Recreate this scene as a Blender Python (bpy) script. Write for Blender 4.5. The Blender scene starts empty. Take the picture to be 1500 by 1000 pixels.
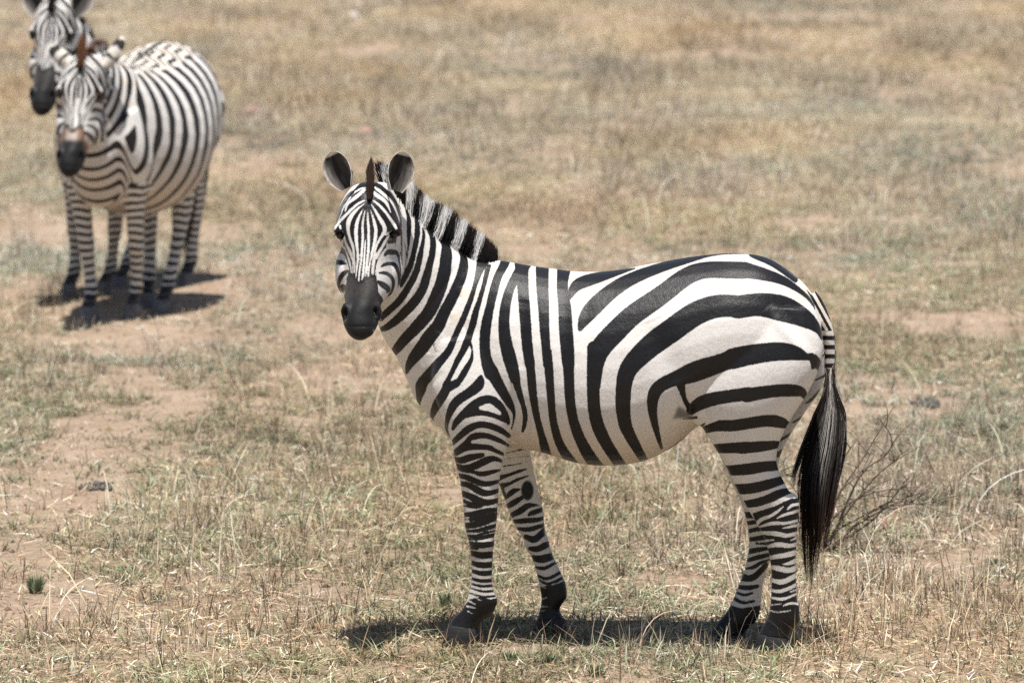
import bpy, math, random
import numpy as np
from mathutils import Vector, Matrix, kdtree

rng = np.random.default_rng(7)
random.seed(7)
scene = bpy.context.scene
col = scene.collection

# ------------------------------------------------------------------ camera, sky, sun
FPX, CAM_H, PITCH = 7310.0, 3.0, math.atan(844 / 7310.0)
cam_data = bpy.data.cameras.new("camera")
cam_data.sensor_width = 36.0
cam_data.lens = FPX / 1500 * 36.0
cam_data.clip_start = 0.5
cam_data.clip_end = 1000
cam_data.dof.use_dof = True
cam_data.dof.focus_distance = 16.75
cam_data.dof.aperture_fstop = 4.6
cam = bpy.data.objects.new("camera", cam_data)
cam.location = (0, 0, CAM_H)
cam.rotation_euler = (math.pi / 2 - PITCH, 0, 0)
col.objects.link(cam)
scene.camera = cam

SUN_EL, SUN_AZ = math.radians(78), math.radians(180)   # azimuth from +Y (away from the camera) clockwise
world = bpy.data.worlds.new("World")
scene.world = world
world.use_nodes = True
wn = world.node_tree
sky = wn.nodes.new("ShaderNodeTexSky")
sky.sky_type = 'NISHITA'
sky.sun_disc = False
sky.sun_elevation = SUN_EL
sky.sun_rotation = SUN_AZ
wn.links.new(sky.outputs[0], wn.nodes["Background"].inputs[0])
wn.nodes["Background"].inputs[1].default_value = 0.065
sun_data = bpy.data.lights.new("sun", 'SUN')
sun_data.energy = 4.7
sun_data.angle = math.radians(0.55)
sun_data.color = (1.0, 0.965, 0.92)
sun = bpy.data.objects.new("sun", sun_data)
sd = Vector((math.cos(SUN_EL) * math.sin(SUN_AZ), math.cos(SUN_EL) * math.cos(SUN_AZ), math.sin(SUN_EL)))
sun.rotation_euler = (-sd).to_track_quat('-Z', 'Y').to_euler()
col.objects.link(sun)
scene.view_settings.view_transform = 'Standard'
scene.view_settings.look = 'None'
scene.view_settings.exposure = 0.50
scene.view_settings.gamma = 1.0
scene.render.engine = 'CYCLES'
scene.cycles.use_denoising = False
scene.cycles.max_bounces = 6

# ------------------------------------------------------------------ helpers
FWD = np.array([0, math.cos(PITCH), -math.sin(PITCH)])
UPV = np.array([0, math.sin(PITCH), math.cos(PITCH)])
CAM = np.array([0, 0, CAM_H])

def ray(px, py):
    return np.array([(px - 750) / FPX, 0, 0]) + UPV * (500 - py) / FPX + FWD

def ground(px, py):
    d = ray(px, py)
    return CAM + d * (-CAM_H / d[2])

def at_depth(px, py, Y):
    d = ray(px, py)
    return CAM + d * (Y / d[1])

def to_px(P):
    Q = P - CAM
    w = Q @ FWD
    return np.stack([750 + FPX * Q[:, 0] / w, 500 - FPX * (Q @ UPV) / w], 1)

class Frame:
    """local frame of a zebra: x towards the rump, y to its right, z up; origin on the ground"""
    def __init__(s, R, ang):
        s.R = np.array(R, float)
        s.ax = np.array([math.cos(ang), math.sin(ang), 0])
        s.ay = np.array([-math.sin(ang), math.cos(ang), 0])
        s.ang = ang
    def uv(s, px, py, yo):
        d = ray(px, py)
        t = (yo - (CAM - s.R) @ s.ay) / (d @ s.ay)
        P = CAM + d * t - s.R
        return np.array([P @ s.ax, yo, P[2]])
    def to_local(s, P):
        Q = np.asarray(P) - s.R
        return np.stack([Q @ s.ax, Q @ s.ay, Q[..., 2]], -1)
    def to_world(s, L):
        L = np.asarray(L)
        return s.R + L[..., 0:1] * s.ax + L[..., 1:2] * s.ay + L[..., 2:3] * np.array([0, 0, 1.0])

def np_mesh(name, verts, quads=None, tris=None, mat=None, parent=None, smooth=True, colors=None):
    me = bpy.data.meshes.new(name)
    nq = 0 if quads is None else len(quads)
    nt = 0 if tris is None else len(tris)
    me.vertices.add(len(verts))
    me.vertices.foreach_set("co", np.asarray(verts, np.float32).ravel())
    idx = []
    if nq: idx.append(np.asarray(quads, np.int32).ravel())
    if nt: idx.append(np.asarray(tris, np.int32).ravel())
    idx = np.concatenate(idx)
    tot = np.concatenate([np.full(nq, 4, np.int32), np.full(nt, 3, np.int32)])
    start = np.concatenate([[0], np.cumsum(tot)[:-1]]).astype(np.int32)
    me.loops.add(len(idx))
    me.loops.foreach_set("vertex_index", idx)
    me.polygons.add(nq + nt)
    me.polygons.foreach_set("loop_start", start)
    me.polygons.foreach_set("loop_total", tot)
    me.polygons.foreach_set("use_smooth", np.full(nq + nt, smooth))
    me.update(calc_edges=True)
    if colors is not None:
        c = np.ones((len(verts), 4), np.float32)
        c[:, :colors.shape[1]] = colors
        a = me.attributes.new("tint", 'FLOAT_COLOR', 'POINT')
        a.data.foreach_set("color", c.ravel())
    if mat: me.materials.append(mat)
    o = bpy.data.objects.new(name, me)
    col.objects.link(o)
    if parent: o.parent = parent
    return o

def tag(o, label, cat, group=None, kind=None):
    if label: o['label'] = label
    if cat: o['category'] = cat
    if group: o['group'] = group
    if kind: o['kind'] = kind
    return o

def catmull(P, k):
    """Catmull-Rom through P[n, ...], k steps per span"""
    P = np.asarray(P, float)
    E = np.concatenate([2 * P[:1] - P[1:2], P, 2 * P[-1:] - P[-2:-1]])
    out = []
    for i in range(len(P) - 1):
        p0, p1, p2, p3 = E[i], E[i + 1], E[i + 2], E[i + 3]
        for j in range(k):
            t = j / k
            out.append(0.5 * (2 * p1 + (p2 - p0) * t + (2 * p0 - 5 * p1 + 4 * p2 - p3) * t * t + (3 * p1 - p0 - 3 * p2 + p3) * t ** 3))
    out.append(P[-1])
    return np.array(out)

def tube_faces(n, m):
    i, j = np.meshgrid(np.arange(n - 1), np.arange(m), indexing='ij')
    j2 = (j + 1) % m
    return np.stack([i * m + j, i * m + j2, (i + 1) * m + j2, (i + 1) * m + j], -1).reshape(-1, 4)

def close_rings(rings):
    """rings[n, m, 3] -> verts, quads, tris with both ends capped"""
    n, m, _ = rings.shape
    v = np.concatenate([rings.reshape(-1, 3), rings[0].mean(0)[None], rings[-1].mean(0)[None]])
    q = tube_faces(n, m)
    j = np.arange(m); j2 = (j + 1) % m
    t = np.concatenate([np.stack([np.full(m, n * m), j2, j], 1),
                        np.stack([np.full(m, n * m + 1), (n - 1) * m + j, (n - 1) * m + j2], 1)])
    return v, q, t

def _hash(ix, iy, seed):
    h = (ix.astype(np.int64) * 374761393 + iy.astype(np.int64) * 668265263 + seed * 1274126177) & 0xffffffff
    h = ((h ^ (h >> 13)) * 1274126177) & 0xffffffff
    return ((h ^ (h >> 16)) & 0xffff) / 65535.0

def vnoise(x, y, seed=0):
    ix, iy = np.floor(x), np.floor(y)
    fx, fy = x - ix, y - iy
    fx, fy = fx * fx * (3 - 2 * fx), fy * fy * (3 - 2 * fy)
    a, b = _hash(ix, iy, seed), _hash(ix + 1, iy, seed)
    c, d = _hash(ix, iy + 1, seed), _hash(ix + 1, iy + 1, seed)
    return (a * (1 - fx) + b * fx) * (1 - fy) + (c * (1 - fx) + d * fx) * fy

def fbm(x, y, seed=0, oct=4):
    s, a, t = 0, 0.5, 0
    for o in range(oct):
        s = s + a * vnoise(x * 2 ** o + 17.3 * o, y * 2 ** o - 9.1 * o, seed + o)
        t += a; a *= 0.5
    return s / t

class NT:
    """terse node-tree builder"""
    def __init__(s, name):
        s.m = bpy.data.materials.new(name); s.m.use_nodes = True
        s.t = s.m.node_tree; s.b = s.t.nodes["Principled BSDF"]
    def n(s, typ, ins=None, **kw):
        nd = s.t.nodes.new(typ)
        for k, v in kw.items(): setattr(nd, k, v)
        for k, v in (ins or {}).items():
            if isinstance(v, bpy.types.NodeSocket): s.t.links.new(v, nd.inputs[k])
            else: nd.inputs[k].default_value = v
        return nd
    def math(s, op, a, b=0.0, clamp=False):
        nd = s.n("ShaderNodeMath", {0: a, 1: b}, operation=op); nd.use_clamp = clamp
        return nd.outputs[0]
    def mix(s, f, a, b, blend='MIX'):
        nd = s.n("ShaderNodeMix", None, data_type='RGBA', blend_type=blend)
        for k, v in ((0, f), (6, a), (7, b)):
            if isinstance(v, bpy.types.NodeSocket): s.t.links.new(v, nd.inputs[k])
            else: nd.inputs[k].default_value = v if k == 0 else (*v, 1.0) if len(v) == 3 else v
        return nd.outputs[2]
    def ramp(s, f, stops):
        nd = s.n("ShaderNodeValToRGB", {0: f})
        els = nd.color_ramp.elements
        while len(els) < len(stops): els.new(0.5)
        for e, (p, c) in zip(els, stops):
            e.position = p; e.color = (*c, 1) if len(c) == 3 else c
        return nd.outputs[0]
    def noise(s, vec, scale, detail=4, rough=0.55):
        nd = s.n("ShaderNodeTexNoise", {"Vector": vec, "Scale": scale, "Detail": detail, "Roughness": rough})
        return nd.outputs[0]
    def out(s, **kw):
        for k, v in kw.items():
            k = k.replace('_', ' ')
            if isinstance(v, bpy.types.NodeSocket): s.t.links.new(v, s.b.inputs[k])
            else: s.b.inputs[k].default_value = v
        return s.m
# ------------------------------------------------------------------ ground
def gh(x, y):
    return (fbm(x * 1.3, y * 1.3, 3, 3) - 0.5) * 0.05 + (fbm(x * 9, y * 9, 11, 2) - 0.5) * 0.014

BARE_PX = [(60, 345, 130, 22), (300, 345, 60, 16), (240, 430, 150, 30), (180, 500, 110, 22), (215, 560, 75, 30), (190, 610, 60, 28),
           (165, 665, 60, 26), (150, 715, 90, 11), (250, 755, 70, 12), (430, 850, 80, 10), (560, 845, 60, 14), (1000, 705, 60, 10),
           (1360, 830, 110, 18), (1270, 590, 130, 12), (1400, 470, 90, 14), (640, 720, 40, 12), (520, 290, 50, 8), (760, 950, 90, 12),
           (330, 265, 50, 8), (1350, 560, 120, 10), (400, 590, 50, 10), (880, 960, 60, 8),
           (1180, 330, 70, 8), (800, 100, 70, 5), (1440, 390, 60, 9), (1020, 860, 50, 8)]
_b = []
for (cx, cy, rx, ry) in BARE_PX:
    c = ground(cx, cy); e = ground(cx + rx, cy); f = ground(cx, cy - ry)
    _b.append((c[0], c[1], e[0] - c[0], f[1] - c[1]))

def bare(x, y):
    """0 grown over ... 1 bare soil"""
    wx = x + (fbm(x * 2.1, y * 2.1, 40, 3) - .5) * .9
    wy = y + (fbm(x * 2.1, y * 2.1, 50, 3) - .5) * 2.2
    m = np.clip((fbm(x * 1.1, y * .45, 21, 4) - 0.60) * 6, 0, .8)
    for (cx, cy, rx, ry) in _b:
        d = np.sqrt(((wx - cx) / rx) ** 2 + ((wy - cy) / ry) ** 2)
        m = np.maximum(m, np.clip((1.35 - d) * 1.6, 0, 1))
    return m

xs = np.unique(np.concatenate([np.linspace(-90, -9, 28), np.linspace(-9, 9, 300), np.linspace(9, 90, 28)]))
ys = np.unique(np.concatenate([np.linspace(-30, 14, 16), np.linspace(14, 34, 330), np.linspace(34, 75, 260), np.linspace(75, 400, 40)]))
X, Y = np.meshgrid(xs, ys, indexing='ij')
Z = gh(X, Y) - 0.012
nx, ny = X.shape
i, j = np.meshgrid(np.arange(nx - 1), np.arange(ny - 1), indexing='ij')
q = np.stack([i * ny + j, (i + 1) * ny + j, (i + 1) * ny + j + 1, i * ny + j + 1], -1).reshape(-1, 4)
bm_ = bare(X.ravel(), Y.ravel())
gm = NT("dry_soil")
tc = gm.n("ShaderNodeTexCoord").outputs["Object"]
battr = gm.n("ShaderNodeAttribute", None, attribute_name="tint").outputs["Color"]
soil = gm.ramp(gm.noise(tc, 3.5, 6, .6), [(.3, (.26, .185, .13)), (.5, (.37, .275, .20)), (.7, (.46, .35, .265))])
grit = gm.noise(tc, 60, 5, .7)
soil = gm.mix(gm.math('MULTIPLY', gm.math('SUBTRACT', grit, .42, True), 1.8, True), soil, (.50, .37, .26))
pit = gm.noise(tc, 24, 3, .6)
soil = gm.mix(gm.math('MULTIPLY', gm.math('SUBTRACT', .42, pit), 4.0, True), soil, (.17, .105, .07))
thatch = gm.ramp(gm.noise(tc, 38, 6, .75), [(.34, (.07, .052, .035)), (.47, (.25, .185, .12)), (.62, (.45, .35, .24)), (.75, (.24, .23, .14))])
sepf = gm.n("ShaderNodeSeparateColor", {0: battr}).outputs[0]
f = gm.math('ADD', gm.math('SUBTRACT', 1.0, gm.math('MULTIPLY', sepf, .8)), gm.math('MULTIPLY', gm.math('SUBTRACT', gm.noise(tc, 7, 5, .65), .5), 1.6), True)
base = gm.mix(gm.math('MULTIPLY', f, .8), soil, thatch)
bmp = gm.n("ShaderNodeBump", {"Height": gm.math('ADD', grit, pit), "Strength": .9, "Distance": .012}).outputs[0]
gm.out(Base_Color=base, Roughness=.95, Specular_IOR_Level=.1, Normal=bmp)
ground_o = np_mesh("ground", np.stack([X, Y, Z], -1).reshape(-1, 3), q, None, gm.m, colors=np.stack([bm_] * 3, 1))
ground_o['kind'] = 'structure'
# ------------------------------------------------------------------ zebra shapes
Z1 = Frame((0.407, 17.0, 0), math.radians(-8))      # foreground zebra: x towards the rump, y away from the camera
RM = 36
TH = np.linspace(0, 2 * np.pi, RM, endpoint=False)

def sec(fr, a, b, hw, yc=0.0, k=0.0, p=1.0):
    """elliptical section between two outline points a, b (photo pixels) lying on the plane y=yc"""
    A, B = fr.uv(*a, yc), fr.uv(*b, yc)
    return ring(A, B, hw, k, p)

def ring(A, B, hw, k=0.0, p=1.0):
    c, h = (A + B) / 2, (A - B) / 2
    s, cc = np.sin(TH), np.cos(TH)
    ax = np.sign(cc) * np.abs(cc) ** p - k * s * s
    sy = np.sign(s) * np.abs(s) ** p
    return c + ax[:, None] * h + sy[:, None] * np.array([0, hw, 0.0])

def loft(rings, k=6):
    return catmull(np.array(rings), k)

TORSO = [((655, 440), (648, 628), .12), ((690, 392), (668, 646), .17), ((733, 384), (730, 653), .215), ((790, 391), (790, 660), .245),
         ((850, 398), (850, 677), .272), ((900, 396), (900, 680), .284), ((950, 387), (950, 672), .286), ((1000, 378), (992, 650), .28),
         ((1040, 373), (1022, 624), .272), ((1080, 371), (1060, 602), .27), ((1120, 377), (1105, 590), .25), ((1155, 397), (1145, 580), .213),
         ((1185, 425), (1178, 565), .16), ((1205, 465), (1201, 535), .08)]
NECK = [((760, 386), (655, 634), .19, 0), ((728, 381), (616, 594), .165, 0), ((700, 380), (597, 556), .142, -.01), ((672, 362), (582, 524), .122, -.03),
        ((645, 345), (566, 500), .108, -.055), ((622, 323), (552, 470), .098, -.08), ((603, 304), (540, 430), .09, -.10), ((585, 284), (528, 385), .08, -.11),
        ((565, 276), (520, 340), .068, -.11)]
FORE_N = [((640, 500), (745, 480), .06, -.13), ((632, 560), (760, 540), .08, -.15), ((648, 610), (754, 600), .082, -.165), ((662, 646), (746, 640), .068, -.165),
          ((666, 672), (737, 672), .057, -.16), ((673, 700), (732, 700), .049, -.155), ((678, 735), (730, 735), .043, -.155), ((681, 770), (727, 770), .039, -.155),
          ((687, 795), (723, 795), .037, -.155), ((690, 818), (722, 818), .032, -.155), ((690.5, 850), (721, 850), .028, -.155), ((687, 866), (724, 868), .030, -.155),
          ((683, 880), (727, 882), .033, -.155), ((676, 893), (722, 898), .031, -.155), ((664, 905), (706, 910), .032, -.155), ((657, 915), (700, 921), .04, -.155)]
FORE_F = [((660, 540), (760, 540), .06, .10), ((690, 610), (770, 620), .065, .11), ((715, 650), (775, 655), .06, .115), ((725, 690), (782, 690), .052, .115),
          ((735, 720), (789, 720), .045, .115), ((746, 750), (796, 750), .042, .115), ((757, 774), (798, 774), .04, .115), ((768, 790), (803, 790), .037, .115),
          ((779, 816), (811, 816), .033, .115), ((786, 840), (822, 838), .029, .115), ((791, 862), (830, 860), .031, .115), ((793, 880), (828, 876), .032, .115),
          ((790, 894), (820, 892), .03, .115), ((786, 910), (826, 905), .038, .115)]
HIND_N = [((1030, 440), (1196, 450), .08, -.12), ((1022, 500), (1205, 492), .10, -.145), ((1008, 545), (1203, 530), .11, -.16), ((1004, 580), (1184, 574), .11, -.165),
          ((1022, 614), (1161, 610), .10, -.16), ((1041, 645), (1143, 645), .084, -.152), ((1062, 680), (1138, 679), .065, -.145), ((1079, 716), (1153, 714), .052, -.14),
          ((1096, 746), (1169, 738), .046, -.135), ((1108, 766), (1170, 756), .043, -.135), ((1121, 792), (1167.5, 785), .037, -.135), ((1129, 828), (1166, 826), .032, -.135),
          ((1129.5, 864), (1167, 862), .031, -.135), ((1128, 886), (1169, 886), .035, -.135), ((1125, 902), (1172, 908), .035, -.135), ((1117, 916), (1160, 924), .034, -.135),
          ((1111, 928), (1155, 934), .042, -.135)]
HIND_F = [((1030, 450), (1200, 455), .08, .09), ((1012, 530), (1208, 525), .10, .115), ((1010, 575), (1204, 566), .105, .12), ((1026, 612), (1178, 606), .095, .12),
          ((1044, 645), (1153, 645), .08, .115), ((1060, 680), (1140, 680), .063, .11), ((1074, 712), (1140, 712), .05, .11), ((1086, 738), (1152, 732), .045, .11),
          ((1093, 762), (1150, 756), .042, .11), ((1097, 795), (1139, 790), .036, .11), ((1092, 828), (1126, 828), .032, .11), ((1082, 856), (1117, 860), .031, .11),
          ((1074, 876), (1115, 884), .034, .11), ((1064, 896), (1110, 906), .035, .11), ((1050, 912), (1092, 924), .035, .11), ((1045, 922), (1087, 931), .042, .11)]
HOOF = {'FN': ((657, 914), (701, 920), (647, 945), (701, 941), .039, .048, -.155), 'FF': ((785, 909), (828, 906), (778, 932), (832, 929), .038, .046, .115),
        'HN': ((1110, 927), (1156, 934), (1103, 953), (1159, 953), .039, .047, -.135), 'HF': ((1044, 921), (1089, 931), (1034, 946), (1088, 946), .039, .047, .11)}
DOCK = [((1193, 424), (1190, 446), .026), ((1205, 440), (1196, 462), .027), ((1216, 466), (1202, 480), .027), ((1222, 492), (1206, 496), .025),
        ((1224, 520), (1208, 522), .022), ((1222, 548), (1208, 548), .019), ((1219, 574), (1208, 574), .014), ((1216, 596), (1209, 596), .008)]

# head, facing the camera: (row, left, right, front, back, front width)
YH = 16.84
HEAD = [(268, 528, 566, .06, .14, .9), (275, 513, 575, .02, .20, .85), (290, 501, 583, -.01, .225, .82), (308, 493, 589, -.03, .23, .85), (325, 490, 589.5, -.045, .23, .88),
        (342, 492, 587, -.06, .23, .84), (360, 494, 585, -.08, .23, .70), (380, 493, 586, -.10, .225, .58), (400, 491, 588, -.125, .205, .52), (418, 493, 585, -.145, .165, .50),
        (432, 497, 576, -.16, .12, .56), (444, 503, 562, -.175, .07, .75), (456, 500.5, 557, -.185, .03, .9), (468, 501, 556, -.195, .0, .95), (480, 505, 552, -.2, -.03, .95),
        (490, 511, 545, -.195, -.06, .95), (497, 521, 534, -.17, -.09, 1.0)]

def head_rings_world():
    R = []
    for (y, xl, xr, f, b, wf) in HEAD:
        Yc = YH + (f + b) / 2
        L, Rr = at_depth(xl, y, Yc), at_depth(xr, y, Yc)
        c, hw, hy = (L + Rr) / 2, (Rr[0] - L[0]) / 2, (b - f) / 2
        s, cc = np.sin(TH), np.cos(TH)
        sx = np.sign(s) * np.abs(s) ** .82
        dy = np.sign(cc) * np.abs(cc) ** .82
        wid = 1 - (1 - wf) * ((1 + dy) / 2) ** 1.3
        R.append(np.stack([c[0] + hw * sx * wid, c[1] - hy * dy, np.full(RM, c[2])], 1))
    return loft(R, 6)

def ball(c, r, n=14):
    """an ellipsoid as rings"""
    a = np.linspace(0.08, np.pi - .08, n)
    r = np.array(r) if np.ndim(r) else np.array([r, r, r])
    return np.array([np.stack([np.cos(TH) * np.sin(t), np.sin(TH) * np.sin(t), np.full(RM, np.cos(t))], 1) for t in a]) * r + np.asarray(c)

HEADW = head_rings_world()
HEAD_BUMPS = [  # orbits, jaws, nostril wings, in world coordinates of the foreground head
    ball(at_depth(497.5, 338, YH + .03), (.022, .034, .026)), ball(at_depth(580, 337, YH + .03), (.022, .034, .026)),
    ball(at_depth(508, 457, YH - .135), (.023, .032, .034)), ball(at_depth(550, 457, YH - .135), (.023, .032, .034)),
    ball(at_depth(503, 398, YH + .09), (.028, .09, .075)), ball(at_depth(576, 398, YH + .09), (.028, .09, .075)),
    ball(at_depth(529, 484, YH - .16), (.045, .04, .028))]

def legs1():
    return {'fore_near': loft([sec(Z1, *s) for s in FORE_N]), 'fore_far': loft([sec(Z1, *s) for s in FORE_F]),
            'hind_near': loft([sec(Z1, *s) for s in HIND_N]), 'hind_far': loft([sec(Z1, *s) for s in HIND_F])}
LEG1 = legs1()
TORSO1 = loft([sec(Z1, a, b, hw, 0, .12, .95) for (a, b, hw) in TORSO])
NECK1 = loft([sec(Z1, a, b, hw, yc, .10) for (a, b, hw, yc) in NECK])
DOCK1 = loft([sec(Z1, a, b, hw) for (a, b, hw) in DOCK])
BULGES1 = [ball(Z1.uv(700, 560, sg * .15), (.10, .06, .17)) for sg in (-1, 1)] + [ball(Z1.uv(735, 610, -.15), (.055, .05, .075)), ball(Z1.uv(1030, 588, -.18), (.06, .06, .085))]
JOINTS1 = [('fore_near', ball(Z1.uv(706, 794, -.155), (.043, .043, .055))), ('fore_far', ball(Z1.uv(785, 792, .115), (.042, .042, .052))),
           ('hind_near', ball(Z1.uv(1160, 742, -.137), (.026, .028, .05))), ('fore_near', ball(Z1.uv(722, 880, -.155), (.016, .024, .024))),
           ('fore_far', ball(Z1.uv(824, 872, .115), (.016, .024, .024))), ('hind_near', ball(Z1.uv(1165, 892, -.135), (.016, .024, .024)))]

def hoof_rings(fr, spec):
    a, b, c, d, h0, h1, yc = spec
    A, B, C_, D = fr.uv(*a, yc), fr.uv(*b, yc), fr.uv(*c, yc), fr.uv(*d, yc)
    C_[2] = D[2] = -.012
    top, bot = ring(A, B, h0), ring(C_, D, h1)
    inn = ring(A * .8 + B * .2, B * .8 + A * .2, h0 * .8); inn[:, 2] += .012
    mid = top * .55 + bot * .45
    mid = mid + (mid - mid.mean(0)) * .02
    bot2 = bot.copy(); bot2[:, 2] += .006; bot2 = bot2 + (bot2 - bot2.mean(0)) * np.array([.02, .02, 0])
    return np.array([inn, top, mid, bot2, bot])

def merge(parts):
    V, Q, T, off, own = [], [], [], 0, []
    for name, r in parts:
        v, q, t = close_rings(r)
        V.append(v); Q.append(q + off); T.append(t + off); off += len(v)
    return np.concatenate(V), np.concatenate(Q), np.concatenate(T)

def fuse(parts, voxel, iters):
    """one continuous skin round all the lofts"""
    v, q, t = merge(parts)
    o = np_mesh("fuse", v, q, t)
    m = o.modifiers.new("r", 'REMESH'); m.mode = 'VOXEL'; m.voxel_size = voxel
    s = o.modifiers.new("s", 'SMOOTH'); s.factor = .5; s.iterations = iters
    dg = bpy.context.evaluated_depsgraph_get()
    ev = o.evaluated_get(dg); me = ev.to_mesh()
    nv = len(me.vertices); V = np.empty(nv * 3, np.float32); me.vertices.foreach_get("co", V); V = V.reshape(-1, 3).astype(float)
    nl = len(me.loops); L = np.empty(nl, np.int32); me.loops.foreach_get("vertex_index", L)
    tot = np.empty(len(me.polygons), np.int32); me.polygons.foreach_get("loop_total", tot)
    st = np.empty(len(me.polygons), np.int32); me.polygons.foreach_get("loop_start", st)
    quads = L[st[tot == 4][:, None] + np.arange(4)]
    tris = L[st[tot == 3][:, None] + np.arange(3)] if (tot == 3).any() else np.zeros((0, 3), int)
    ev.to_mesh_clear()
    me0 = o.data; bpy.data.objects.remove(o); bpy.data.meshes.remove(me0)
    return V, quads, tris

def owners(V, parts):
    """nearest loft of every vertex, and how far along it (0..1)"""
    pts, pid, tt = [], [], []
    for k, (name, r) in enumerate(parts):
        n, m, _ = r.shape
        pts.append(r[:, ::2].reshape(-1, 3)); pid.append(np.full(n * (m // 2), k)); tt.append(np.repeat(np.arange(n) / (n - 1), m // 2))
    pts, pid, tt = np.concatenate(pts), np.concatenate(pid), np.concatenate(tt)
    kd = kdtree.KDTree(len(pts))
    for i, p in enumerate(pts): kd.insert(p, i)
    kd.balance()
    ix = np.array([kd.find(v)[1] for v in V])
    return pid[ix], tt[ix]
# ------------------------------------------------------------------ coat pattern: every stripe as a drawn line with a width
TILES = {'A': (560, 280, .12), 'B': (540, 390, .12), 'C': (640, 350, .12), 'D': (590, 450, .12), 'E': (480, 260, .12), 'F': (480, 360, .12),
         'G': (1100, 400, .16), '3': (570, 360, .2), '4': (580, 500, .2), '5': (730, 370, .2), '6': (730, 500, .2), '7': (900, 360, .2), '8': (1050, 360, .2),
         'b': (900, 500, .2), 'c': (1050, 500, .2), 'k': (1020, 650, .2), 'l': (1020, 790, .2), 'd': (630, 620, .2), 'e': (630, 780, .22), 'p': (0, 0, 1.0)}

def parse(txt):
    """lines: '+ A x,y,w x,y,w B ...' black stroke, '- ...' white stroke, '# A x,y x,y ...' black polygon"""
    out = []
    for ln in txt.strip().split('\n'):
        tk = ln.split()
        if not tk: continue
        op, tile, pts = tk[0], None, []
        for w in tk[1:]:
            if ',' not in w: tile = TILES[w]; continue
            f = [float(z) for z in w.split(',')]
            p = [tile[0] + f[0] * tile[2], tile[1] + f[1] * tile[2]]
            if len(f) > 2: p.append(f[2] * tile[2])
            pts.append(p)
        out.append((op, np.array(pts)))
    return out

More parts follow.
